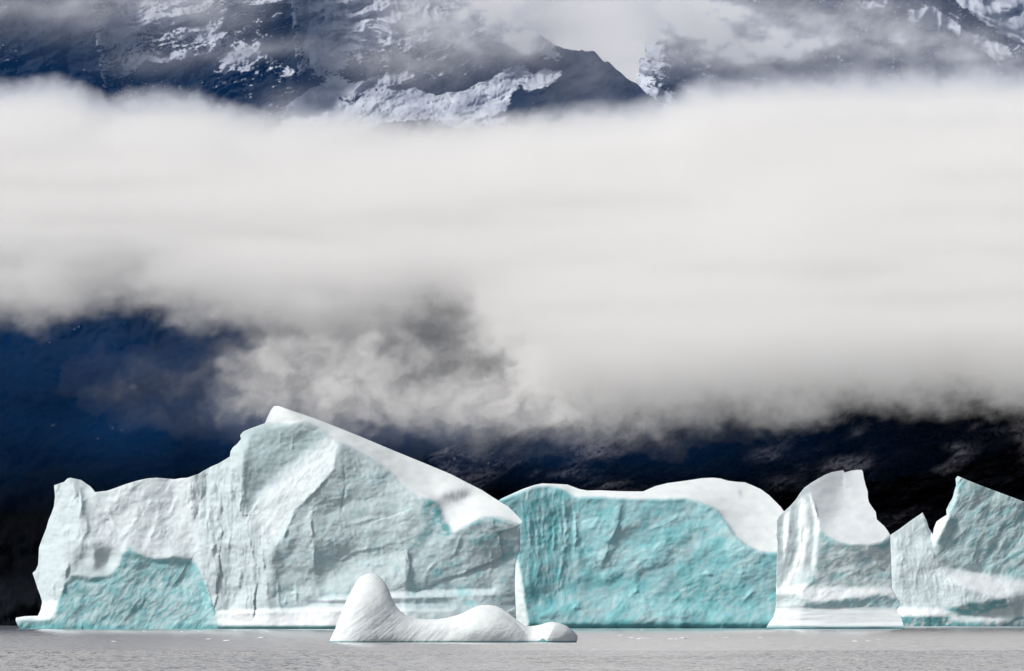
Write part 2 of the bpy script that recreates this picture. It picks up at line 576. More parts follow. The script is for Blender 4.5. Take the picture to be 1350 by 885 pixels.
    lines = [([(305, 598), (303, 649), (306, 672)], 4, 2.5, 8), ([(318, 612), (318.5, 657), (315, 670), (323, 690)], 5, 2, 10), ([(280, 625), (277, 668), (270, 702)], 4, 3, 9), ([(266, 628), (265, 662), (263, 690)], 3, 2.5, 8),
             ([(249, 638), (247, 662), (259, 694)], 3, 2.5, 8), ([(236, 648), (224, 682)], 2.2, 4, 6), ([(293, 612), (290, 650), (288, 690)], 2.5, 2.5, 7), ([(305, 720), (317, 752), (314, 792)], 3.5, 8, 4), ([(322, 689), (333, 730), (333, 762), (344, 798)], 4, 4, 5),
             ([(346, 654), (330, 678), (322, 700)], 3, 3, 8), ([(300, 689), (284, 716), (272, 745)], 3.5, 6, 5), ([(258, 738), (270, 760), (279, 800), (285, 815)], 3.5, 9, 3), ([(340, 700), (346, 740), (352, 780), (353, 800)], 3, 5, 4),
             ([(94, 630), (100, 652), (92, 667), (87, 694)], 4, 4, 8), ([(104, 640), (108, 662), (103, 690)], 4, 3, 6), ([(112, 680), (115, 700), (106, 714), (104, 726)], 3.5, 4, 5), ([(100, 690), (85, 702), (79, 722)], 3, 5, 8), ([(93, 740), (87, 754), (85, 774), (77, 796)], 4, 7, 3), ([(71, 762), (70, 784), (73, 802)], 2.5, 4, 4),
             ([(413.5, 664), (410, 690), (414, 722), (414, 780)], 4, 16, 3), ([(391, 764), (390, 808)], 3, 4, 4), ([(366, 762), (369, 804)], 3, 4, 4), ([(378, 770), (376, 800)], 2, 3, 4), ([(417, 709), (434, 711), (462, 729), (487, 723), (503, 721), (534, 706)], 2.6, 5, 5), ([(427, 731), (450, 738), (463, 730)], 2.2, 4, 5),
             ([(441, 690), (462, 693), (490, 684), (520, 680)], 2, 5, 5), ([(443, 584), (441, 617), (413, 650), (389, 672), (375, 706), (360, 723), (356, 760)], 3.5, 8, 4), ([(536, 722), (540, 742), (536, 778)], 3.5, 8, 2), ([(452, 600), (456, 640), (450, 676), (454, 712)], -2.0, 3, 3),
             ([(440, 750), (462, 742), (500, 745), (536, 738)], 2, 6, 5), ([(370, 568), (369, 590)], 1.5, 4, 3), ([(387, 570), (384, 600)], 1.4, 4, 3), ([(140, 660), (150, 690), (144, 712)], 2, 5, 6), ([(190, 650), (176, 690), (160, 712)], 2.4, 6, 7), ([(215, 655), (203, 700), (190, 725)], 2.4, 6, 7),
             ([(585, 735), (571, 744), (560, 757)], 2, 4, 5), ([(610, 700), (600, 730), (585, 740)], 1.6, 4, 5), ([(640, 700), (650, 740), (640, 770)], 1.6, 5, 5)]
    big = chips(wu / 26 + 0.1 * wv / 26, wv / 85, 15) * 13
    bigt = chips(wu / 24, wv / 60, 16) * 11
    bigf = chips(*[k / w for k, w in zip(rot(wu, wv, -20), (75, 34))], 17) * 5.5
    bigb = chips(*[k / w for k, w in zip(rot(wu, wv, -55), (60, 30))], 18) * 5.5
    d = d - wall * (big * mf + bigt * mt + bigf * (mr + 0.8 * mright) + bigb * (mbowl + mb))
    calm = 0.25 + 0.80 * sstep(-0.25, 0.35, fbm(wu / 46, wv / 36, 19, 3))
    bwl, frt, rgt, tow, crn = bwl * calm, frt * calm, rgt * calm, tow * calm, crn * calm
    d = d - wall * (soft + fl * np.clip(mf + 0.15 * mbowl, 0, 1) + tow * mt + brk * mb + frt * mr + bwl * mbowl + spr * msp + crn * mcr + rgt * mright + fbm(U / 6, V / 5, 61, 3) * 0.35
                    + ridge_lines(U, V, lines))
    d = d - blur(m_cap, 1) * (fbm(U / 60, V / 30, 71, 3) * 2.0 + crag(U, V, 26, 70, 9, 72) * 0.35 + fbm(U / 5, V / 4, 73, 3) * 0.14)
    # ice colours: fresh blue ice where it broke, old bubbly ice elsewhere; overhang shade painted along the lip
    pat = fbm(wu / 30, wv / 22, 81, 4)
    pat2 = fbm(wu / 11, wv / 8, 82, 4)
    r2 = r.mask(broken, 1)
    nocap = (1 - r.mask(cap, 0.5, False))
    r.stain(0.85 * r2 * nocap, PALE * np.array([0.80, 0.96, 0.98]))
    edge_up = r2 * (1 - blur(r2, 7)) * 2.2 * sstep(815, 800, V)
    r.stain(np.clip(edge_up, 0, 1) * sstep(-0.3, 0.2, pat2) * 0.8, TEAL)  # teal band under the upper lip also paints in the overhang's shade
    r.stain(r2 * (0.12 + 0.4 * sstep(0.0, 0.5, pat + 0.35 * pat2)) * 0.8, TEAL * np.array([1.9, 1.2, 1.18]))
    r.stain(r2 * sstep(0.38, 0.62, ridged(*[k / w for k, w in zip(rot(wu, wv, -48), (30, 10))], 84, 3)) * 0.55, TEAL * 0.9)
    r.stain(r2 * sstep(22, 4, np.abs(V - 826)) * sstep(-0.15, 0.2, pat + 0.3) * 0.7 * sstep(818, 829, V + 4 * pat), TEAL)
    r.stain((mbowl + msp) * nocap * 0.45, WHITE)
    r.stain(r.mask(right, 1) * nocap * 0.55, PALE * np.array([0.82, 0.95, 0.98]))
    r.stain(r.mask(right, 1) * nocap * sstep(0.12, 0.42, 0.5 * pat2 + 0.9 * pat + 0.22 * sstep(740, 690, V)) * 0.5, TEAL * 1.05)
    r.stain(r.mask([(548, 655), (578, 662), (598, 702), (588, 712), (560, 690)], 3) * nocap * sstep(-0.25, 0.2, pat2) * 0.8, TEAL * 0.85)
    r.stain(mr * nocap * 0.7, PALE * np.array([0.9, 0.97, 0.98]))
    r.stain(mr * nocap * sstep(0.1, 0.5, pat + 0.5 * pat2) * 0.5, PALE * np.array([0.65, 0.9, 0.95]))
    r.stain(mcr * nocap * 0.75, PALE * np.array([0.84, 0.95, 0.96]))
    r.stain(mt * nocap * sstep(0.0, 0.4, pat2) * 0.3, PALE)
    r.stain(r.mask([(580, 650), (612, 644), (622, 654), (606, 662), (588, 662)], 2) * sstep(-0.2, 0.2, perlin(U / 4, V / 14, 7)) * 0.6, PALE * 0.9)
    return d, np.clip(r.col, 0, 0.93), r.part


# ------------------------------------------------------------------ the flat-topped blue iceberg
TABLE = [(652, 838), (652, 664), (660, 658), (672, 652.5), (690, 644.5), (705, 639.5), (715, 637.5), (732, 638), (748, 639), (756, 642), (764, 645), (775, 647), (790, 646.5), (810, 647.5), (830, 648), (848, 648),
         (856, 644.5), (864, 641), (880, 637), (896, 635), (910, 633), (926, 630.5), (940, 630), (950, 631), (960, 634), (972, 635.5), (982, 636), (992, 640), (1003, 645), (1014, 653), (1022, 661), (1029, 668), (1034, 675), (1044, 690), (1050, 720), (1052, 838)]


def table_berg(U, V):
    r = Relief(U, V, 0.0, 0.16, PALE)
    r.region([(640, 640), (692, 640), (692, 742), (640, 742)], -0.1, 0.12, 3)
    r.region([(690, 640), (756, 640), (756, 830), (700, 830)], 0.22, 0.06, 3)
    r.region([(757, 650), (819, 655), (814, 690), (806, 720), (790, 750), (762, 712)], -0.22, 0.12, 2)
    r.region([(762, 712), (790, 752), (788, 758), (764, 745)], 0.5, 0.0, 1)
    r.region([(819, 655), (826, 655), (820, 690), (812, 725), (792, 756), (789, 750), (806, 722), (814, 690)], 0.25, 0.1, 1)
    r.region([(700, 790), (760, 780), (860, 790), (1060, 800), (1060, 822), (700, 822)], 0.08, 0.5, 6)
    r.region([(640, 823), (1060, 823), (1060, 845), (640, 845)], 0.05, -0.6, 1.2)
    r.region([(676, 740), (683, 740), (690, 774), (694, 804), (698, 835), (686, 835), (676, 811), (676, 769)], -1.6, 0.1, 0.8, colour=WHITE)  # left-facing sliver whitened: sunlight put into its colour
    cap = [(640, 664), (660, 658.5), (685, 649), (705, 641.5), (728, 642), (745, 647), (757, 655), (785, 656), (800, 656), (818, 657.5), (850, 659), (880, 658), (900, 657), (920, 661), (935, 667), (946, 673), (953, 683), (960, 692), (970, 708), (985, 720),
           (1000, 727), (1015, 729), (1030, 727), (1060, 722), (1060, 620), (640, 620)]
    m_cap = r.region(cap, -0.05, 1.8, 1.2, colour=WHITE * 1.03, part=1, wander=False)
    r.region([(950, 672), (948, 650), (975, 640), (1005, 650), (1060, 690), (1060, 722), (1015, 729), (985, 720), (965, 700)], 0.12, 1.15, 8, wander=False)
    d = r.depth(828)
    wall = 1 - m_cap
    wu, wv = U + 7 * fbm(U / 36, V / 36, 105), V + 7 * fbm(U / 36, V / 36, 106)
    x1, y1 = rot(wu, wv, -38)
    col_zone = r.mask([(685, 640), (757, 640), (757, 770), (740, 800), (690, 800)], 6)
    ch = crag(U, V, -34, 50, 22, 121) * 1.25 + chips(x1 / 24, y1 / 15, 122) * 0.8 + chips(x1 / 70, y1 / 36, 123) * 5 + crag(U, V, -50, 20, 8, 131) * 0.40 + fbm(U / 5, V / 4, 132, 3) * 0.35
    fl = crag(U, V, 88, 80, 14, 111) * 1.6 + crag(U, V, 85, 24, 6, 112) * 0.6
    lines = [([(743, 648), (747, 694), (742, 739), (732, 793)], 4, 4, 8), ([(757, 655), (759, 702), (757, 742)], 5, 5, 8), ([(717, 675), (714, 728)], 3, 4, 6), ([(732, 668), (729, 742)], 3, 4, 6), ([(709, 692), (709, 740)], 3, 4, 6), ([(698, 670), (699, 730)], 2, 4, 5),
             ([(819, 655), (814, 694), (804, 714), (797, 737), (790, 752)], 3, 20, 3), ([(764, 712), (776, 730), (790, 746)], 4, 4, 12), ([(748, 812), (759, 799), (770, 806), (776, 818)], 4, 6, 8), ([(822, 794), (839, 779), (856, 790), (878, 811)], 4, 10, 8), ([(1000, 772), (977, 796)], 2.6, 5, 6),
             ([(918, 760), (932, 755), (941, 760)], 3, 5, 4), ([(880, 800), (900, 780), (925, 770)], 2.4, 5, 6), ([(960, 720), (975, 745), (985, 770)], 2.2, 6, 6), ([(850, 700), (880, 690), (900, 676)], 2.2, 6, 6), ([(815, 760), (850, 738), (870, 735)], 2.2, 6, 6), ([(720, 790), (735, 775), (752, 768)], 2.4, 6, 6)]
    ch = ch * (0.3 + 0.72 * sstep(-0.25, 0.35, fbm(wu / 50, wv / 40, 119, 3)))
    d = d - wall * (fbm(U / 60, V / 45, 151, 4) * 4.5 + ch * (1 - 0.75 * col_zone) + fl * col_zone + ridge_lines(U, V, lines))
    d = d - m_cap * (fbm(U / 70, V / 30, 171, 3) * 2.5 + crag(U, V, 12, 60, 12, 172) * 0.4 + fbm(U / 5, V / 4, 173, 3) * 0.14)
    pat = fbm(wu / 42, wv / 30, 181, 4)
    pat2 = fbm(x1 / 14, y1 / 8, 182, 4)
    nocap = 1 - r.mask(cap, 0.5, False)
    r.stain(nocap * 0.9, np.array([0.335, 0.645, 0.69]))
    low = sstep(700, 800, V)
    r.stain(nocap * sstep(-0.12, 0.40, 0.55 * pat2 + 0.9 * pat + 0.18 * low) * 0.5, TEAL * np.array([1.0, 1.1, 1.12]))
    r.stain(nocap * sstep(0.25, 0.7, crag(U, V, -40, 40, 16, 185)) * 0.35, PALE)
    r.stain(nocap * col_zone * sstep(-0.1, 0.4, perlin(wu / 9, wv / 60, 183) + 0.3 * pat2) * 0.7, TEAL * 0.95)
    r.stain(nocap * r.mask([(692, 655), (745, 645), (752, 680), (735, 690), (695, 690)], 8) * sstep(-0.3, 0.2, pat2) * 0.6, TEAL * 0.9)
    r.stain(nocap * r.mask([(878, 765), (905, 752), (960, 762), (965, 800), (880, 800)], 9) * sstep(-0.3, 0.2, pat2) * 0.65, TEAL * 0.95)
    r.stain(nocap * sstep(817, 824, V + 5 * pat2) * 0.9, TEAL * 0.8)
    r.stain(r.mask([(676, 740), (683, 740), (690, 774), (694, 804), (698, 835), (686, 835), (676, 811), (676, 769)], 0.8), WHITE * np.array([0.96, 1.0, 0.97]))  # the sliver again, painted bright as a sunlit side
    r.stain(r.mask([(972, 648), (976, 645), (979, 650), (977, 656)], 1, False) * 0.6, PALE * 0.7)
    return d, np.clip(r.col, 0, 0.93), r.part


# ------------------------------------------------------------------ the pinnacle
PIN = [(1008, 838), (1009, 829.5), (1014, 821), (1019.5, 814), (1022, 805), (1023, 797), (1023.4, 766), (1024.5, 730), (1025, 714), (1023.4, 705), (1024.5, 697), (1023.8, 686.6), (1027, 681), (1032.5, 675.5), (1041, 668), (1049, 659), (1055, 650), (1060, 643.5), (1069, 637), (1078, 631.5),
       (1087, 626.5), (1096, 622.8), (1105, 621), (1111.7, 620.2), (1113.6, 623.4), (1117, 622), (1122, 620.6), (1130, 619.6), (1136, 619.4), (1137.5, 622), (1139, 631), (1141.5, 641), (1144, 648), (1144.2, 656), (1145.5, 662), (1150, 669), (1154.5, 675), (1156, 685),
       (1161, 689.5), (1166, 694), (1170, 699.5), (1173.5, 705), (1174, 719), (1175, 750), (1176, 776), (1181, 786), (1186, 794), (1186, 798), (1182.5, 803.5), (1184.5, 809), (1188, 815), (1191, 824), (1192, 829), (1192, 838)]


def pin_berg(U, V):
    r = Relief(U, V, 0.2, 0.06, PALE * np.array([1.05, 1.08, 1.08]))
    left = [(1015, 690), (1032, 670), (1060, 640), (1069, 648), (1075, 670), (1081, 690), (1081, 720), (1074, 752), (1060, 776), (1015, 790)]
    r.region(left, 0.0, 0.10, 2, colour=WALL)
    r.region([(1053, 662), (1058, 655), (1064, 662), (1066, 700), (1062, 735), (1055, 752), (1046, 762), (1036, 778), (1030, 776), (1044, 750), (1052, 725), (1053, 700)], -0.7, 0.2, 2.5, colour=WHITE)  # this and the next two flute strips: white paints in the light they catch
    r.region([(1033, 680), (1039, 676), (1040, 700), (1036, 730), (1033, 720)], -1.2, 0.1, 1.2, colour=WHITE)
    r.region([(1066, 650), (1070, 650), (1076, 672), (1081, 690), (1078, 712), (1074, 752), (1070, 745), (1074, 690)], -1.1, 0.1, 1.0, colour=WHITE)
    r.region([(1040, 770), (1058, 745), (1072, 752), (1066, 768), (1052, 780)], -0.5, 0.7, 3)
    # snow bench, broken rim, foot
    r.region([(1015, 776), (1060, 770), (1120, 776), (1176, 774), (1186, 794), (1160, 783), (1140, 791), (1125, 788), (1100, 792), (1075, 795), (1062, 790), (1050, 783), (1015, 786)], 0.05, 0.95, 3, colour=WHITE)
    rim = [(1015, 787), (1032, 786), (1048, 783.5), (1056, 788), (1063, 791), (1075, 795), (1088, 793), (1100, 792), (1115, 790), (1125, 788), (1138, 792), (1147, 787), (1156, 783.5), (1165, 783), (1176, 788), (1195, 797), (1190, 803), (1150, 801), (1062, 802), (1015, 803)]
    r.region(rim, 0.22, -0.15, 1, wander=False)
    r.region([(1015, 786), (1050, 783), (1062, 792), (1060, 802), (1015, 803)], -0.35, 0.1, 1.2)
    foot = [(1000, 802), (1062, 801.5), (1150, 800.5), (1200, 803), (1200, 845), (1000, 845)]
    r.region(foot, -0.02, 0.62, 1.2, wander=False, colour=WHITE, part=2)
    r.region([(1000, 802), (1058, 802), (1052, 845), (1000, 845)], -0.55, 0.55, 4, wander=False)
    r.region([(1040, 820), (1110, 823), (1200, 821), (1200, 824), (1110, 826), (1040, 823)], 0, 1.6, 0.8, wander=False)
    r.region([(1000, 827), (1200, 827), (1200, 845), (1000, 845)], 0, -0.5, 0.6, wander=False, colour=TEAL)
    cap = [(1060, 636), (1069, 649), (1076, 670), (1081, 688), (1081, 697), (1091, 706), (1104, 714), (1122, 718.6), (1143, 718.6), (1161, 715), (1180, 700), (1180, 610), (1060, 610)]
    m_cap = r.region(cap, 0.12, 1.15, 1.0, colour=WHITE * 1.0, part=1, wander=False)
    r.region([(1064, 640), (1080, 625), (1113, 615), (1113.5, 640), (1108, 665), (1095, 690), (1082, 696), (1074, 668)], 0.42, 0.55, 8, wander=False)
    r.region([(1112.5, 615), (1115, 615), (1115, 642), (1112, 644)], -0.25, 0.7, 0.8, wander=False)
    d = r.depth(829)
    wall = (1 - m_cap) * (1 - r.mask(foot, 1, False))
    wu, wv = U + 5 * fbm(U / 30, V / 30, 205), V + 5 * fbm(U / 30, V / 30, 206)
    x1, y1 = rot(wu, wv, -30)
    ml = r.mask(left, 4)
    mrim = r.mask(rim, 1)
    fl = ridged(wu / 12, wv / 80, 211, 3) * 1.8 + ridged(wu / 4.5, wv / 26, 212, 2) * 0.6
    fl = crag(U, V, 92, 60, 12, 211) * 0.9 + crag(U, V, 96, 20, 5, 212) * 0.4
    ch = crag(U, V, -20, 40, 15, 221) * 1.2 + chips(x1 / 20, y1 / 13, 222) * 1.0 + fbm(U / 5, V / 4, 223, 3) * 0.3
    lines = [([(1038, 676), (1039, 700), (1034, 730), (1036, 750)], 3, 3, 6), ([(1054, 664), (1056, 700), (1055, 730), (1044, 765), (1034, 780)], 2, 6, 3), ([(1069, 648), (1075, 672), (1080, 690), (1078, 715)], 3, 3, 3), 
             ([(1078, 762), (1064, 772), (1052, 786)], 2, 5, 4), ([(1150, 738), (1160, 748), (1172, 752)], 2, 4, 4), ([(1100, 760), (1120, 750), (1140, 756)], 1.6, 5, 5)]
    d = d - wall * (fbm(U / 45, V / 40, 251, 3) * 4 + fl * ml + ch * (1 - 0.8 * ml) * (0.8 + 0.5 * mrim) + ridge_lines(U, V, lines))
    d = d - m_cap * (fbm(U / 50, V / 30, 271, 3) * 1.6 + crag(U, V, 20, 40, 9, 273) * 0.25 + fbm(U / 5, V / 4, 274, 3) * 0.12) - r.mask(foot, 1, False) * fbm(U / 50, V / 6, 272, 3) * 1.2
    pat = fbm(wu / 24, wv / 16, 281, 4)
    nocap = (1 - r.mask(cap, 0.5, False))
    fr = r.mask([(1076, 690), (1091, 706), (1122, 720), (1161, 716), (1176, 704), (1178, 776), (1064, 776)], 2) * nocap
    r.stain(fr * sstep(-0.1, 0.4, pat) * 0.55, TEAL * np.array([1.5, 1.05, 1.05]))
    r.stain(fr * sstep(14, 3, np.abs(V - 716 - np.abs(U - 1130) * -0.05)) * sstep(-0.3, 0.2, pat) * 0.45, TEAL * np.array([1.3, 1.0, 1.0]))
    r.stain(mrim * sstep(1055, 1066, U) * (0.5 + 0.4 * sstep(-0.2, 0.3, pat)), PALE * np.array([0.6, 0.88, 0.93]))
    r.stain(ml * nocap * sstep(-0.05, 0.35, pat) * 0.35, PALE)
    return d, np.clip(r.col, 0, 0.93), r.part


# ------------------------------------------------------------------ the pointed iceberg at the right edge
RIGHT = [(1166, 834), (1168, 740), (1173, 706), (1186, 697.5), (1200, 687), (1214, 677.5), (1216.2, 675.5), (1218.5, 680), (1221.5, 686), (1224.5, 696), (1229.8, 705), (1231, 697), (1234.5, 688), (1240, 684), (1248, 679), (1247.5, 672), (1252, 663), (1256, 656), (1258.5, 646), (1260.5, 640),
         (1259.8, 631), (1262.5, 627.6), (1275, 633), (1295, 641), (1322, 651), (1350, 661.5), (1400, 682), (1450, 712), (1475, 770), (1480, 834)]


def right_berg(U, V):
    r = Relief(U, V, 0.22, 0.2, PALE * np.array([0.98, 1.03, 1.03]))
    pyr = [(1160, 706), (1216, 672), (1224, 690), (1233, 712), (1236, 736), (1248, 760), (1270, 775), (1300, 785), (1290, 795), (1160, 805)]
    slab = [(1234, 714), (1262, 620), (1490, 690), (1490, 760), (1350, 762), (1300, 757), (1250, 747), (1237, 736)]
    r.region(slab, 0.26, 0.22, 3)
    r.region(pyr, -0.28, 0.22, 3, colour=WALL * 1.05)
    r.region([(1218, 680), (1233, 706), (1237, 740), (1225, 735), (1218, 720)], 0.2, 0.2, 3)
    r.region([(1160, 712), (1182, 712), (1181, 760), (1178, 775), (1160, 775)], -1.1, 0.1, 2)
    r.region([(1226, 710), (1234, 684), (1252, 676), (1249, 688), (1240, 703), (1234, 716)], -2.2, 0.3, 0.8, colour=WHITE, wander=False)
    r.region([(1256, 660), (1262, 625), (1266, 632), (1262, 655), (1252, 680), (1247, 680)], -0.9, 0.1, 1)
    r.region([(1243, 747), (1272, 753), (1302, 757), (1332, 777), (1328, 791), (1300, 783), (1272, 774), (1254, 763)], -0.05, 1.7, 2, colour=WHITE)
    r.region([(1300, 757), (1350, 762), (1490, 770), (1490, 780), (1335, 780)], 0.1, 0.8, 3)
    under = [(1242, 806), (1258, 800), (1266, 802), (1275, 794), (1290, 795), (1298, 799), (1304, 792), (1312, 790), (1320, 793), (1326, 789), (1330, 797), (1326, 802), (1310, 802), (1304, 808), (1280, 811), (1262, 810)]
    r.region(under, 0.1, -0.7, 1.5)
    r.region([(1180, 800), (1240, 803), (1262, 808), (1245, 812), (1180, 812)], -0.05, 1.2, 1.5, colour=WHITE)
    r.region([(1160, 812), (1490, 812), (1490, 840), (1160, 840)], 0.0, 0.0, 1.5)
    r.region([(1250, 813), (1300, 812), (1345, 812), (1332, 820), (1265, 821)], 0.0, 0.9, 1.5, colour=WHITE * 0.95)
    d = r.depth(825)
    wu, wv = U + 5 * fbm(U / 30, V / 30, 305), V + 5 * fbm(U / 30, V / 30, 306)
    x1, y1 = rot(wu, wv, -48)
    scoop = r.mask([(1236, 738), (1275, 750), (1304, 756), (1350, 764), (1420, 770), (1420, 786), (1336, 782), (1328, 792), (1300, 785), (1270, 776), (1250, 764)], 4)
    r.stain(scoop * 0.7, WHITE)
    mp = r.mask(pyr, 4)
    ms = r.mask(slab, 4)
    fl = crag(U, V, 76, 44, 11, 311) * 1.1 + crag(U, V, 80, 16, 5, 312) * 0.4
    ch = crag(U, V, -48, 46, 17, 321) * 1.2 + crag(U, V, -52, 18, 6, 322) * 0.35 + chips(x1 / 50, y1 / 24, 323) * 5
    lines = [([(1216, 676), (1222, 700), (1231, 735), (1252, 765)], 3, 6, 3), ([(1188, 705), (1190, 735), (1184, 770)], 2.5, 4, 4), ([(1214, 735), (1208, 760), (1206, 782)], 2, 3, 4), ([(1230, 745), (1234, 770), (1236, 785)], 2, 3, 4), ([(1245, 760), (1250, 780)], 2, 3, 4), ([(1262, 630), (1262, 655), (1250, 682)], 3, 4, 6),
             ([(1330, 700), (1318, 725), (1300, 745)], 2.4, 6, 6), ([(1350, 720), (1330, 735), (1300, 752)], 2, 6, 6), ([(1280, 690), (1262, 710), (1250, 720)], 2, 6, 6), ([(1328, 790), (1334, 800), (1340, 815)], 3, 5, 4)]
    d = d - (fbm(U / 45, V / 40, 351, 3) * 4 + fl * mp + ch * (0.55 + 0.6 * ms) * (1 - 0.7 * mp) * (1 - 0.8 * scoop) + fbm(U / 5, V / 4, 361, 3) * 0.4 + ridge_lines(U, V, lines))
    pat = fbm(x1 / 20, y1 / 9, 381, 4)
    r.stain(ms * 0.45, PALE * np.array([0.8, 0.98, 1.0]))
    r.stain(ms * sstep(-0.05, 0.4, pat + 0.12 * sstep(1280, 1350, U)) * 0.6, TEAL * np.array([1.3, 1.0, 1.0]))
    r.stain(r.mask(under, 1.0) * sstep(-0.55, 0.1, fbm(U / 9, V / 5, 382, 3)) * 0.85, TEAL * 0.9)
    r.stain(sstep(812, 815, V) * sstep(-0.3, 0.0, pat) * (1 - r.mask([(1250, 813), (1300, 812), (1345, 812), (1332, 820), (1265, 821)], 2)) * 0.9, TEAL * 0.8)
    r.part[inside([(1243, 747), (1272, 753), (1302, 757), (1332, 777), (1328, 791), (1300, 783), (1272, 774), (1254, 763)], U, V)] = 1
    return d, np.clip(r.col, 0, 0.93), r.part


# ------------------------------------------------------------------ the small melted iceberg in front
SMALL = [(431, 856), (433.8, 846), (442, 828.6), (447, 815), (453.5, 799), (459, 787), (464.8, 776.5), (469, 768.5), (474.6, 761), (481, 757), (488.7, 755.7), (495, 757), (500.5, 760.5), (506, 766), (510.5, 773), (513.5, 780), (516.5, 788), (521, 797.5), (527, 805), (535, 811),
         (546, 815), (558, 816.8), (574.6, 816.6), (590, 814.5), (603, 811), (612, 807.5), (619.7, 803.5), (628, 799.5), (636.6, 797.6), (646, 797.6), (654, 799), (662, 802.5), (670, 807.5), (677, 813.5), (684.5, 820), (690, 824), (696, 826), (705, 825), (712.7, 823.6), (720, 821),
         (728, 819.7), (737, 821.5), (746.5, 825), (753, 829.5), (758, 834), (761.5, 838.5), (761.5, 842), (760, 847), (760, 856)]


def small_berg(U, V):
    r = Relief(U, V, 0, 0.25, WHITE)
    m = inside(SMALL, U, V).astype(float)
    b1, b2 = blur(m, 6 / r.step), blur(m, 18 / r.step)
    d = -np.sqrt(np.clip(b1 * 2 - 0.9, 0, 2)) * 10 - np.sqrt(np.clip(b2 * 2 - 0.6, 0, 2)) * 18
    d = d + 0.35 * (846 - V)
    d = d - 16 * np.exp(-((U - 470) / 45) ** 2) * sstep(750, 800, V)
    # jagged block at the right end, joined to the rest by a low saddle
    lump = inside([(712, 824), (728, 817), (740, 821), (754, 829), (766, 842), (764, 862), (716, 862), (708, 842)], U, V).astype(float)
    d = d - 7 * blur(lump, 1.2 / r.step) + blur(lump, 1 / r.step) * (0.22 * np.abs(U - 734 + 0.5 * (V - 820)) + 0.10 * (V < 832) * (832 - V)) - chips((U + 3) / 26, V / 20, 433, 1.0) * 3.5 * sstep(690, 706, U) + 4 * np.exp(-((U - 702) / 12) ** 2)
    hump = np.exp(-(((U - 640) / 40) ** 2 + ((V - 828) / 22) ** 2))
    d = d - 10 * hump
    # curved melt grooves
    s = V + 0.010 * (U - 640) ** 2 * (U > 640) * 0.9 - 0.30 * (U - 500)
    arc = np.exp(-((V - (803 + 0.011 * (U - 640) ** 2)) / 3.0) ** 2) * sstep(615, 640, U) * sstep(700, 680, U)
    d = d + 2.6 * arc
    xg, yg = rot(U - 480, V - 846 + 0.0016 * (U - 440) ** 2, -33)
    g = ridged(xg / 160, yg / 9, 411, 2)
    g2 = ridged(xg / 90, yg / 4, 412, 2)
    gz = sstep(600, 540, U) * sstep(790, 815, V) + 0.25
    d = d + (0.5 - g) * 0.40 * gz + (0.5 - g2) * 0.12 * gz + fbm(U / 40, V / 26, 451, 2) * 1.6 + crag(U, V, -35, 44, 16, 453) * 0.55 + crag(U, V, 10, 16, 8, 454) * 0.18 + fbm(U / 4, V / 3, 452, 3) * 0.16
    r.stain(sstep(844.5, 846, V) * 0.95, TEAL * 0.6)
    r.stain(inside([(708, 846), (716, 841.5), (722, 846), (722, 850), (708, 850)], U, V) * 0.9, TEAL * 0.6)
    r.stain(sstep(0.3, 0.8, g) * gz * 0.25, PALE)
    i = int(np.argmin(np.abs(V[:, 0] - 846)))
    row = d[i][(U[i] > 440) & (U[i] < 755)]
    return d - np.median(row), np.clip(r.col, 0, 0.9), r.part


build_relief('iceberg', 'largest white iceberg with a long snow crest and a teal broken lower left face',
             MAIN, 2017.0, main_berg, ['ice_body', 'broken_face', 'snow_cap', 'ice_foot'], 120, mats={'snow_cap': SNOW, 'ice_foot': SNOW})
build_relief('iceberg', 'broad flat-topped teal iceberg with a thin white snow cover beside the pinnacle',
             TABLE, 2167.0, table_berg, ['ice_body', 'snow_cap'], 120, mats={'snow_cap': SNOW})
build_relief('iceberg', 'narrow upright iceberg tower with a notched snowy top and flared white foot',
             PIN, 2017.0, pin_berg, ['ice_body', 'snow_cap', 'ice_foot'], 70, mats={'snow_cap': SNOW, 'ice_foot': SNOW})
build_relief('iceberg', 'pale blue iceberg with two sharp points, cut off by the right edge',
             RIGHT, 2733.0, right_berg, ['ice_body', 'snow_shelf'], 90, mats={'snow_shelf': SNOW})
build_relief('iceberg', 'small smooth melted white iceberg with a rounded hump, floating before the largest one',
             SMALL, 914.0, small_berg, ['ice_body'], 60, step=0.8, mats={'ice_body': ICE_SMALL})


# ------------------------------------------------------------------ mountains
def spread(*pieces):
    """Grid lines with a spacing of their own in each stretch: (from, to, step) ..."""
    out = [np.arange(a, b, c if b > a else -c) for a, b, c in pieces]
    return np.concatenate(out + [np.array([pieces[-1][1]], float)])


def terrain(name, poly, u, v, fn, mat):
    U, V = np.meshgrid(u, v)
    Y, col = fn(U, V)
    cell = inside(poly, (U[:-1, :-1] + U[:-1, 1:]) / 2, (V[:-1, :-1] + V[1:, :-1]) / 2)
    va = np.zeros(U.shape, int)
    for a in (0, 1):
        for b in (0, 1):
            va[a:a + cell.shape[0], b:b + cell.shape[1]] += cell
    edge = (va > 0) & (va < 4)
    Us, Vs = U.copy(), V.copy()
    snap(Us, Vs, edge, poly, 2.2)
    P = point(Us, Vs, Y)
    idx = np.arange(U.size).reshape(U.shape)
    fq = np.stack([idx[:-1, :-1], idx[:-1, 1:], idx[1:, 1:], idx[1:, :-1]], -1)
    org = np.array([(UC - UC), float(Y[0].mean()), 0.0])
    me = sheet_mesh(name, P.reshape(-1, 3) - org, fq[cell], None, col.reshape(-1, 3))
    me.materials.append(mat)
    o = link(bpy.data.objects.new(name, me))
    o.location = org
    o['kind'] = 'structure'
    return o


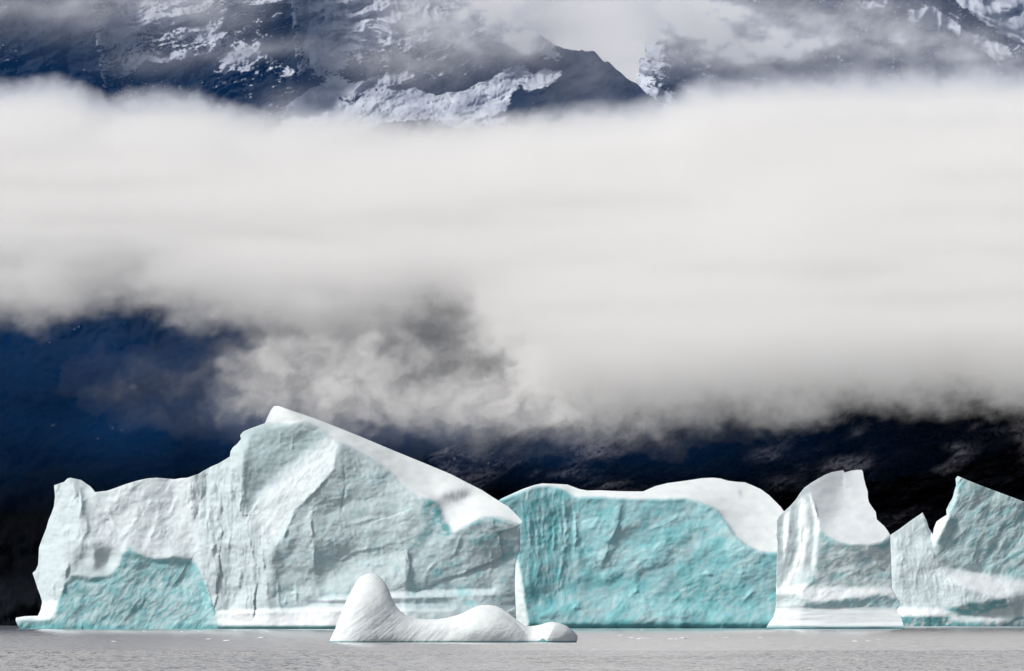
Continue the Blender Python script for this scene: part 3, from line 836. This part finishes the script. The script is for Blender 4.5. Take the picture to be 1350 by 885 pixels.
def jag(poly, amp, scale, seed, lo=1.5):
    """Breaks a smooth ridge line into small crags."""
    out = []
    n = len(poly)
    for i in range(n):
        x0, y0 = poly[i]
        x1, y1 = poly[(i + 1) % n]
        k = max(1, int(math.hypot(x1 - x0, y1 - y0) / 4)) if min(y0, y1) < 700 and max(y0, y1) < 800 else 1
        for j in range(k):
            t = j / k
            x, y = x0 + (x1 - x0) * t, y0 + (y1 - y0) * t
            e = float(fbm(np.array([x / scale]), np.array([y / scale]), seed, 4)[0]) * amp if k > 1 else 0
            out.append((x + e * 0.4, y + e))
    return out


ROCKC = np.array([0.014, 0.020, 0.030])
HEAD_HIGHLIGHT = np.array([0.24, 0.24, 0.28])  # ridge highlights painted into the colour, as fog shadow flattens the relief
SNOWC = np.array([0.62, 0.66, 0.72])

SLOPE = jag([(-1300, 834), (-1300, 60), (-1050, -40), (-850, -190), (-600, -120), (-330, -270), (-80, -210), (180, -300), (380, -230), (520, -110), (600, -40), (640, 10), (668, 30), (690, 37), (705, 42), (722, 53), (738, 63), (748, 69), (768, 69), (786, 73), (800, 81), (815, 92), (828, 104), (840, 113), (852, 122), (862, 131), (900, 165), (1000, 240), (1200, 330), (1500, 420), (1850, 470), (1850, 834)], 11, 16, 700)


def slope_fn(U, V):
    H = (V0 - V)
    lower = np.clip(H, -20, 430)
    upper = np.clip(H - 430, 0, 700)
    Y = 2930 + lower * 0.40 * 2.9 + upper * 0.46 * 0.62
    wu, wv = U + 26 * fbm(U / 110, V / 110, 705), V + 26 * fbm(U / 110, V / 110, 706)
    x1, y1 = rot(wu, wv, -20)             # beds dip to the left
    up = sstep(330, 200, V)
    # cliffs and ledges
    led = ridged(x1 / 150, y1 / 26, 711, 5) * 9 + chips(x1 / 60, y1 / 22, 712) * 13 + chips(x1 / 22, y1 / 8, 713) * 6 + chips(x1 / 9, y1 / 3.6, 714) * 2.4
    gul = ridged(wu / 60, wv / 260, 721, 4) * 22
    calm = blur(inside([(385, 140), (440, 100), (560, 118), (640, 108), (690, 78), (750, 80), (720, 110), (672, 170), (380, 175)], U, V).astype(float), 6)
    # two buttress faces turned to the right
    but = 60 * sstep(121 + 0.12 * V, 129 + 0.12 * V, U) * sstep(200, 150, V) - 0.3 * np.clip(U, -200, 120) * up
    but = but + 50 * sstep(382 + 0.12 * V, 389 + 0.12 * V, U) * sstep(160, 90, V) - 0.24 * np.clip(U - 140, 0, 250) * up
    Y = Y - up * (led * (1 - 0.35 * calm) + gul * 0.6 * (1 - 0.7 * calm) - but + 2.2 * fbm(wu / 5, wv / 3.5, 715, 3, 0.6)) - (1 - up) * (fbm(U / 80, V / 60, 731, 5) * 40 + ridged(x1 / 60, y1 / 20, 732, 4) * 8)
    # snow on ledges and benches
    n1 = ridged(x1 / 85, y1 / 17, 741, 4, 0.6)
    n2 = fbm(wu / 10, wv / 6, 742, 4, 0.6)
    n3 = fbm(wu / 90, wv / 45, 743, 3)
    bias = np.full(U.shape, -0.42)

    def add(poly, b, soft):
        return b * blur(inside(poly, wu, wv).astype(float), soft / 2.0)
    bias = bias + add([(128, -200), (700, -200), (700, 60), (560, 60), (400, 100), (300, 70), (140, 70)], 0.34, 14)
    bias = bias + add([(386, -200), (520, -200), (540, 40), (470, 60), (440, 110), (420, 90), (400, 60), (388, 30)], 0.50, 6)
    bias = bias + add([(132, 40), (200, 15), (250, 0), (250, 20), (190, 42), (140, 58)], 0.6, 5)
    bias = bias + add([(136, 88), (180, 80), (240, 66), (252, 74), (200, 82), (160, 92)], 0.5, 4)
    bias = bias + add([(260, 40), (290, 45), (280, 62), (266, 64)], 0.7, 4)
    bias = bias + add([(285, 82), (350, 62), (330, 92), (280, 98)], 0.5, 5)
    bias = bias + add([(385, 140), (400, 124), (440, 104), (470, 112), (540, 92), (545, 100), (500, 112), (520, 120), (560, 122), (580, 130), (640, 112), (690, 80), (700, 90), (680, 125), (672, 160), (380, 170)], 0.85, 4)
    bias = bias + add([(690, 100), (710, 86), (740, 80), (745, 90), (715, 104), (698, 112)], 0.9, 4)
    bias = bias + add([(712, 62), (730, 56), (742, 70), (722, 70)], 0.7, 4)
    bias = bias + add([(745, 72), (780, 72), (862, 130), (880, 180), (700, 180), (690, 130), (720, 100)], -0.35, 8)
    bias = bias + add([(550, 118), (600, 112), (640, 100), (640, 112), (600, 126), (560, 130)], -0.9, 3)
    bias = bias + add([(455, 118), (500, 112), (530, 118), (500, 132), (440, 126)], -0.5, 3)
    n4 = ridged(x1 / 26, y1 / 5.5, 744, 3, 0.6)
    n5 = fbm(wu / 4.5, wv / 3.0, 745, 3, 0.7)
    hard = inside([(30, -100), (110, -100), (119, 0), (128, 60), (138, 140), (30, 140)], U, V) * -0.22 + inside([(300, 8), (384, 4), (388, 60), (394, 96), (330, 60), (290, 40)], U, V) * -0.3
    bias = bias + hard
    bias = bias + inside([(119, 0), (180, 0), (180, 130), (138, 132), (128, 60)], U, V) * 0.12
    n5 = n5 * (0.35 + 0.65 * sstep(-0.45, -0.05, bias))
    s = sstep(0.02, 0.11, bias - 0.08 + 0.30 * n1 + 0.26 * n2 + 0.22 * n3 + 0.38 * n4 + 0.48 * n5) * up
    # scattered old snow patches low on the left
    spot = np.zeros(U.shape)
    for (a, b, ru, rv) in [(71, 560, 5, 1.3), (148, 564, 3, 1.6), (161, 567, 2, 1), (129, 579, 2, 1.2), (176, 510, 5, 3), (690, 494, 8, 2), (668, 498, 4, 1.5), (1232, 516, 5, 1), (1256, 517, 4, 1)]:
        spot = np.maximum(spot, sstep(1.2, 0.7, np.hypot((U - a + 3 * n2) / ru, (V - b + 1.5 * n2) / rv)))
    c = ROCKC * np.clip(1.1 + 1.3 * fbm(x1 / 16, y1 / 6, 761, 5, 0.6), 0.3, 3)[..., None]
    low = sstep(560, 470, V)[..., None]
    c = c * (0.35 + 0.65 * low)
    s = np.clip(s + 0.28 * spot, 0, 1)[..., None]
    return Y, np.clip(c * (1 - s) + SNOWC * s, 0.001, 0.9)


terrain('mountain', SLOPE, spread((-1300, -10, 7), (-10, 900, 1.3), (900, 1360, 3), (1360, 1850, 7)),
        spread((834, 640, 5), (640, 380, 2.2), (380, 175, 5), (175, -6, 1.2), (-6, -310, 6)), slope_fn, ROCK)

RIDGE = jag([(780, 320), (800, 160), (842, 126), (838, 106), (841, 88), (852, 68), (866, 48), (884, 26), (905, 0), (960, -60), (1060, -150), (1250, -230), (1500, -140), (1800, -240), (2200, -60), (2600, 120), (2600, 460), (1200, 400)], 17, 14, 800)


def ridge_fn(U, V):
    H = (V0 - V)
    Y = 3700 + (H - 350) * 0.5 * 0.7
    wu, wv = U + 22 * fbm(U / 90, V / 90, 805), V + 22 * fbm(U / 90, V / 90, 806)
    x1, y1 = rot(wu, wv, 24)
    Y = Y - chips(x1 / 60, y1 / 20, 811) * 18 - chips(x1 / 20, y1 / 8, 812) * 6 - ridged(wu / 70, wv / 150, 813, 3) * 16 + 0.5 * (900 - np.clip(U, 700, 900))
    n1 = ridged(x1 / 80, y1 / 16, 821, 4, 0.6)
    n2 = fbm(wu / 10, wv / 6, 822, 4, 0.6)
    bias = np.full(U.shape, -0.45)

    def add(poly, b, soft):
        return b * blur(inside(poly, wu, wv).astype(float), soft / 2.0)
    bias = bias + add([(820, 30), (870, 40), (872, 90), (885, 118), (900, 150), (830, 140)], 0.36, 9)
    bias = bias + add([(1195, 16), (1240, 22), (1270, 40), (1330, 60), (1310, 75), (1260, 52), (1200, 30)], 0.6, 5)
    bias = bias + add([(1130, 0), (1170, -4), (1180, 3), (1140, 10)], 0.6, 3)
    bias = bias + add([(1240, -80), (1262, 2), (1290, 8), (1312, 25), (1336, 48), (1400, 60), (1500, 40), (1500, -80)], 1.2, 3)
    s = sstep(0.0, 0.10, bias + 0.34 * n1 + 0.32 * n2 + 0.22 * ridged(x1 / 26, y1 / 5.5, 823, 3) + 0.34 * fbm(wu / 4.5, wv / 3.0, 824, 3, 0.7))[..., None]
    c = ROCKC * np.clip(1.1 + 1.3 * fbm(x1 / 16, y1 / 6, 861, 5, 0.6), 0.3, 3)[..., None] * 1.2
    return Y, np.clip(c * (1 - s) + SNOWC * 1.05 * s, 0.001, 0.9)


terrain('mountain_ridge', RIDGE, spread((780, 1360, 1.4), (1360, 2600, 7)), spread((460, 175, 6), (175, -6, 1.3), (-6, -250, 6)), ridge_fn, ROCK)

HEAD = jag([(440, 834), (470, 700), (520, 640), (556, 603), (590, 588), (640, 577), (700, 570), (760, 560), (830, 540), (900, 520), (1020, 500), (1150, 480), (1300, 465), (1400, 455), (1600, 450), (1950, 470), (2600, 560), (2600, 834)], 5, 30, 850)


def head_fn(U, V):
    H = (V0 - V)
    Y = 2930 + np.clip(H, -20, 500) * 0.39 * 1.0
    wu, wv = U + 14 * fbm(U / 60, V / 60, 855), V + 14 * fbm(U / 60, V / 60, 856)
    x1, y1 = rot(wu, wv, -24)
    Y = Y - (chips(x1 / 34, y1 / 12, 861) * 12 + chips(x1 / 13, y1 / 5, 862) * 6 + ridged(x1 / 120, y1 / 40, 863, 4) * 12 + fbm(U / 120, V / 90, 864, 4) * 26 + fbm(U / 5, V / 4, 865, 3) * 3 + ridged(x1 / 10, y1 / 3.6, 866, 3) * 3)
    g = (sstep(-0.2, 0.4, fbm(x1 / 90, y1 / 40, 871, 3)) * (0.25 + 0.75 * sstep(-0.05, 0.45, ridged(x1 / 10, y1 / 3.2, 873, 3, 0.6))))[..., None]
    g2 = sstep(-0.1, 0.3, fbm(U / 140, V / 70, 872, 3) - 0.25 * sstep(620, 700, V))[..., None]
    c = np.array([0.005, 0.006, 0.011]) * (1 - g * g2) + HEAD_HIGHLIGHT * g * g2
    return Y, c


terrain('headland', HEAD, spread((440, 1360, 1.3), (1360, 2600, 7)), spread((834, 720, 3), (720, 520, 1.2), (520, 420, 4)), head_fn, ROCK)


# ------------------------------------------------------------------ water
def build_water():
    m, t, b = new_mat('sea_water')
    b.inputs['Base Color'].default_value = (0.24, 0.245, 0.255, 1)
    b.inputs['Roughness'].default_value = 0.08
    b.inputs['IOR'].default_value = 1.33
    geo = t.nodes.new('ShaderNodeNewGeometry')
    mp = t.nodes.new('ShaderNodeMapping')
    mp.inputs['Scale'].default_value = (0.55, 0.35, 1)
    t.links.new(geo.outputs['Position'], mp.inputs['Vector'])
    nz = t.nodes.new('ShaderNodeTexNoise')
    nz.inputs['Scale'].default_value = 1.0
    nz.inputs['Detail'].default_value = 3
    t.links.new(mp.outputs['Vector'], nz.inputs['Vector'])
    sub = t.nodes.new('ShaderNodeVectorMath')
    sub.operation = 'SUBTRACT'
    sub.inputs[1].default_value = (0.5, 0.5, 0.5)
    t.links.new(nz.outputs['Color'], sub.inputs[0])
    mul = t.nodes.new('ShaderNodeVectorMath')
    mul.operation = 'MULTIPLY'
    mul.inputs[1].default_value = (0.28, 0.28, 0.0)
    t.links.new(sub.outputs[0], mul.inputs[0])
    add = t.nodes.new('ShaderNodeVectorMath')
    add.operation = 'ADD'
    t.links.new(geo.outputs['Normal'], add.inputs[0])
    t.links.new(mul.outputs[0], add.inputs[1])
    spl = t.nodes.new('ShaderNodeSeparateXYZ')
    t.links.new(mul.outputs[0], spl.inputs[0])
    ab = t.nodes.new('ShaderNodeMath')
    ab.operation = 'ABSOLUTE'
    t.links.new(spl.outputs['Y'], ab.inputs[0])
    ng = t.nodes.new('ShaderNodeMath')
    ng.operation = 'MULTIPLY_ADD'
    ng.inputs[1].default_value = -1.0
    ng.inputs[2].default_value = -0.028
    t.links.new(ab.outputs[0], ng.inputs[0])
    cmb = t.nodes.new('ShaderNodeCombineXYZ')
    t.links.new(spl.outputs['X'], cmb.inputs['X'])
    t.links.new(ng.outputs[0], cmb.inputs['Y'])
    t.links.new(cmb.outputs[0], add.inputs[1])
    nor = t.nodes.new('ShaderNodeVectorMath')
    nor.operation = 'NORMALIZE'
    t.links.new(add.outputs[0], nor.inputs[0])
    t.links.new(nor.outputs[0], b.inputs['Normal'])
    # choppy patch near the camera, flat sheet round it
    x = np.arange(-84, 84.01, 0.40)
    y = np.arange(380, 702.01, 0.55)
    X, Yg = np.meshgrid(x, y)
    wx, wy = X + 1.2 * fbm(X / 6, Yg / 6, 601, 2), Yg + 1.2 * fbm(X / 6, Yg / 6, 602, 2)
    z = 0.30 * ridged(wx / 3.0, wy / 3.4, 611, 3, 0.55) + 0.14 * fbm(X / 9, Yg / 7, 612, 2)
    z = z - z.mean()
    gust = 0.55 + 0.7 * sstep(-0.3, 0.4, fbm(X / 26, Yg / 60, 613, 3))
    edge = sstep(0, 6, 84 - np.abs(X)) * sstep(0, 25, Yg - 380) * sstep(0, 45, 702 - Yg + 14 * fbm(X / 20, Yg * 0, 614, 3) - 4)
    z = z * gust * edge
    z[0, :] = z[-1, :] = 0
    z[:, 0] = z[:, -1] = 0
    P = np.stack([X, Yg, z], -1).reshape(-1, 3)
    idx = np.arange(X.size).reshape(X.shape)
    fq = np.stack([idx[:-1, :-1], idx[:-1, 1:], idx[1:, 1:], idx[1:, :-1]], -1).reshape(-1, 4)
    x0, x1, y0, y1 = x[0], x[-1], y[0], y[-1]
    B = 40000.0
    n = len(P)
    ext = np.array([(-B, -B, 0), (B, -B, 0), (B, y0, 0), (-B, y0, 0), (x0, y0, 0), (x1, y0, 0), (x0, y1, 0), (x1, y1, 0), (-B, y1, 0), (B, y1, 0), (-B, B, 0), (B, B, 0)], float)
    qe = np.array([(0, 1, 2, 3), (3, 4, 6, 8), (5, 2, 9, 7), (8, 9, 11, 10)]) + n
    me = sheet_mesh('water', np.concatenate([P, ext]), np.concatenate([fq, qe]))
    me.materials.append(m)
    o = link(bpy.data.objects.new('water', me))
    o['kind'] = 'structure'


build_water()


# ------------------------------------------------------------------ drifting bits of ice on the water
def ice_bits():
    rng = np.random.default_rng(4)
    import bmesh
    spots = [(818, 838.5), (835, 841), (846, 842.5), (855, 842), (884, 843), (892, 843), (901, 842), (938, 839), (958, 841), (1003, 841), (1128, 846), (1145, 845.5), (1158, 844), (275, 843), (300, 845), (150, 846), (345, 841), (190, 832.5), (211, 832), (262, 832.5), (240, 833), (310, 832), (352, 832.5), (401, 832), (805, 831.5), (846, 831), (985, 831.5), (1072, 832.5), (1105, 832), (1160, 832.5)]
    for k, (u, v) in enumerate(spots):
        Y = F * HC / (v - V0)
        w = rng.uniform(0.3, 0.7) * (1.35 if 830 < u < 910 else 1.0)
        bm = bmesh.new()
        bmesh.ops.create_icosphere(bm, subdivisions=2, radius=1)
        for vt in bm.verts:
            c = vt.co
            e = 1 + 0.35 * float(perlin(np.array([c.x * 1.4 + k]), np.array([c.y * 1.4 + c.z]), 5)[0])
            c.x *= w * e
            c.y *= w * 0.7 * e
            c.z = max(-0.1, c.z * 0.22 * w * e)
        me = bpy.data.meshes.new('ice_chunk')
        bm.to_mesh(me)
        bm.free()
        me.attributes.new('tint', 'FLOAT_COLOR', 'POINT').data.foreach_set('color', np.tile([0.86, 0.88, 0.9, 1.0], len(me.vertices)))
        me.materials.append(ICE_SMALL)
        o = link(bpy.data.objects.new('ice_chunk', me))
        o.location = ((u - UC) / F * Y, Y, 0.02)
        foot = v < 834
        if foot and u < 440:
            place = 'at the waterline of the largest iceberg'
        elif foot and u < 1000:
            place = 'at the waterline of the flat-topped teal iceberg'
        elif foot:
            place = 'at the waterline of the narrow iceberg tower'
        elif u < 440:
            place = 'adrift on open water before the largest iceberg'
        elif u < 1010:
            place = 'adrift on open water before the flat-topped teal iceberg'
        else:
            place = 'adrift on open water before the narrow iceberg tower'
        o['label'] = 'tiny flat white ice fragment ' + place
        o['category'] = 'ice chunk'
        o['group'] = 'ice fragments ' + place


ice_bits()


# ------------------------------------------------------------------ clouds: bodies of even fog whose thickness makes them thick or thin
def cloud(name, u0, u1, v0, v1, step, tau_fn, Yc, sigma, mat, front=0.5):
    u = spread((u0, -30, max(step, 9)), (-30, 1380, step), (1380, u1, max(step, 9)))
    v = np.arange(v1, v0 - step, -step, dtype=float)
    U, V = np.meshgrid(u, v)
    T = tau_fn(U, V) / sigma
    T[0, :] = T[-1, :] = 0
    T[:, 0] = T[:, -1] = 0
    Tc = np.maximum.reduce([T[:-1, :-1], T[1:, :-1], T[:-1, 1:], T[1:, 1:]])
    cell = Tc > 0.012 / sigma
    va = np.zeros(U.shape, int)
    for i in (0, 1):
        for j in (0, 1):
            va[i:i + cell.shape[0], j:j + cell.shape[1]] += cell
    edge = (va > 0) & (va < 4)
    edge[0, :] = edge[-1, :] = True
    edge[:, 0] = edge[:, -1] = True
    T = np.where(edge, 0, np.maximum(T, 0.004 / sigma))
    Yc = Yc(U, V) if callable(Yc) else Yc
    Pf = point(U, V, Yc - T * front)
    Pb = point(U, V, Yc + T * (1 - front))
    idx = np.arange(U.size).reshape(U.shape)
    bidx = np.where(edge, idx, idx + U.size)
    fq = np.stack([idx[:-1, :-1], idx[:-1, 1:], idx[1:, 1:], idx[1:, :-1]], -1)
    bq = np.stack([bidx[:-1, :-1], bidx[1:, :-1], bidx[1:, 1:], bidx[:-1, 1:]], -1)
    co = np.concatenate([Pf.reshape(-1, 3), Pb.reshape(-1, 3)])
    me = sheet_mesh(name, co, np.concatenate([fq[cell], bq[cell]]))
    me.materials.append(mat)
    o = link(bpy.data.objects.new(name, me))
    o['kind'] = 'stuff'
    return o


def gauss(U, V, items):
    s = np.zeros(U.shape)
    for (cu, cv, ru, rv, a, deg) in items:
        x, y = rot(U - cu, V - cv, deg)
        s = np.maximum(s, 0) + a * np.exp(-((x / ru) ** 2 + (y / rv) ** 2))
    return s


FOG = volume_material('fog', 0.03, (0.995, 0.993, 0.99), 0.0)
TOP = [(-400, 104), (0, 110), (40, 108), (70, 104), (100, 114), (125, 128), (142, 132), (155, 126), (200, 121), (260, 126), (310, 142), (335, 147), (380, 148), (450, 151), (560, 158), (640, 158), (700, 150), (800, 140), (870, 132), (920, 108), (1000, 99), (1100, 94), (1200, 96), (1290, 90), (1350, 93), (1800, 90)]
BOT = [(-400, 415), (0, 412), (60, 418), (110, 402), (150, 394), (200, 400), (260, 415), (330, 428), (420, 440), (520, 428), (560, 420), (610, 432), (650, 462), (700, 510), (760, 545), (820, 556), (900, 556), (1000, 552), (1100, 546), (1200, 536), (1280, 532), (1350, 545), (1800, 548)]


def bank_tau(U, V):
    wu = U + 34 * fbm(U / 90, V / 70, 503, 4) + 14 * fbm(U / 26, V / 22, 504, 4, 0.6)
    wv = V + 24 * fbm(U / 110, V / 70, 505, 4) + 13 * fbm(U / 28, V / 20, 506, 4, 0.6)
    n = fbm(U / 140, V / 70, 501, 5, 0.55)
    n2 = fbm(wu / 42, wv / 34, 502, 4, 0.52)
    bil = 0.55 - ridged(wu / 46, wv / 38, 507, 4, 0.55)          # rounded lumps
    vt = np.interp(U, *zip(*TOP))
    vb = np.interp(wu, *zip(*BOT)) - 9 * sstep(700, 800, U)
    top = np.clip((V + 0.35 * (wv - V) - vt + 14 + 6 * n2) / 62, 0, 1)
    bot = np.clip((vb + 34 - wv) / 130, 0, 1)
    tau = 7.2 * np.minimum(1, 1.05 * top) ** 1.7 * (sstep(0, 1, bot) ** 1.15)
    puff = gauss(wu, wv, [(340, 488, 32, 38, 0.75, 0), (415, 468, 78, 52, 1.35, 0), (500, 470, 60, 60, 1.0, 0), (440, 528, 110, 28, 0.55, 0), (610, 525, 100, 32, 0.95, 0), (700, 500, 60, 44, 1.7, 0), (640, 440, 50, 40, 0.6, 0), (770, 552, 130, 24, 0.7, 0), (585, 455, 60, 50, 0.45, 0)])
    gap = gauss(wu, wv, [(582, 450, 34, 38, 0.44, 0), (630, 486, 34, 26, 0.30, 0), (545, 500, 36, 20, 0.3, 0), (575, 410, 40, 20, 0.35, 0)])
    tau = (tau + puff * np.exp(0.7 * n2 + 0.55 * bil + 0.3 * n)) * (1 - np.clip(gap * (1 + 0.8 * n2), 0, 0.8))
    veil = 0.10 * gauss(U, V, [(520, 548, 220, 26, 1.0, 0), (200, 500, 90, 40, 0.7, 0)]) * np.exp(1.4 * n2)
    tau = tau * sstep(-1300, -1000, U + 90 * n) * sstep(2600, 2300, U + 90 * n)
    return (tau + veil) * np.exp(0.25 * n * (1 - np.clip(tau / 7, 0, 1)) + 0.45 * n2 * (1 - np.clip(tau / 4, 0, 1)))


def bank_place(U, V):
    layers = fbm(U / 420, V / 46 + 0.12 * fbm(U / 160, V / 60, 509, 3), 508, 4, 0.5)
    return 2840.0 + (560 - V) * 0.9 + 46 * layers * sstep(110, 170, V) * sstep(520, 430, V)


cloud('fog_bank', -1300, 2600, 60, 660, 3.0, bank_tau, bank_place, 0.03, FOG)

MIST = volume_material('mist', 0.02, (0.995, 0.995, 0.995), 0.0)


def mist_tau(U, V):
    n = fbm(U / 90, V / 50, 521, 5, 0.55)
    n2 = fbm(U / 40, V / 22, 522, 4, 0.55)
    g = gauss(U, V, [(130, 0, 110, 44, 0.62, 0), (285, 5, 70, 40, 0.55, 0), (330, 66, 90, 12, 0.40, -6), (200, 84, 60, 18, 0.22, 0), (380, 130, 40, 16, 0.3, 0), (-10, 10, 60, 30, 0.4, 0),
                     (655, 10, 110, 50, 1.0, 0), (560, 20, 60, 60, 0.45, 0), (600, 85, 110, 30, 0.42, -12), (690, 55, 40, 26, 0.45, 0), (490, 80, 60, 22, 0.3, 0), (500, 145, 120, 10, 0.25, 0),
                     (770, 105, 60, 30, 0.30, 0), (790, 140, 90, 12, 0.30, 0),
                     (905, 2, 64, 44, 0.9, 0), (940, 20, 60, 40, 0.30, 0), (868, 55, 24, 40, 0.35, 0), (960, 60, 90, 40, 0.40, 0), (1080, 30, 130, 50, 0.50, 0), (1100, 70, 220, 40, 0.48, 0), (1240, 60, 90, 26, 0.32, 0), (1180, 20, 60, 30, 0.2, 0), (1330, 80, 80, 14, 0.4, 0)])
    a = np.clip(g * (1 + 0.7 * n + 0.55 * n2), 0, 0.99)
    return -np.log(1 - a)


cloud('mist', -300, 1650, -120, 190, 4.0, mist_tau, 3330.0, 0.02, MIST)

FAR = volume_material('high_cloud', 0.012, (0.998, 0.998, 0.998), 0.0)


def far_tau(U, V):
    n = fbm(U / 300, V / 160, 541, 4)
    return 11.0 * sstep(-3300, -2700, V - 90 * n) * sstep(520, 300, V) * sstep(-2600, -2000, U) * sstep(4000, 3400, U)


cloud('high_cloud', -2600, 4000, -3400, 540, 16.0, far_tau, lambda U, V: 5400.0 + np.clip(540 - V, 0, 9000) * 0.9, 0.012, FAR)


# ------------------------------------------------------------------ blue air against the dark slopes
AIR = volume_material('blue_air', 0.002, (0.035, 0.26, 0.80), 0.0)


def air_tau(U, V):
    n = fbm(U / 120, V / 90, 571, 4)
    left = gauss(U, V, [(60, 450, 420, 70, 0.46, 0), (420, 552, 420, 44, 0.26, 0), (820, 585, 330, 42, 0.13, 0), (100, 580, 380, 60, 0.17, 0)])
    upper = 0.125 * sstep(240, 160, V) * sstep(-160, -60, V)
    return (left * (1 + 0.5 * n) + upper) * sstep(-1200, -900, U) * sstep(2500, 2200, U)


cloud('blue_haze', -1200, 2500, -180, 680, 6.0, air_tau, lambda U, V: 2985.0 - 45 * sstep(450, 640, U) * sstep(380, 480, V) + np.clip(640 - V, 0, 900) * 0.46, 0.002, AIR)
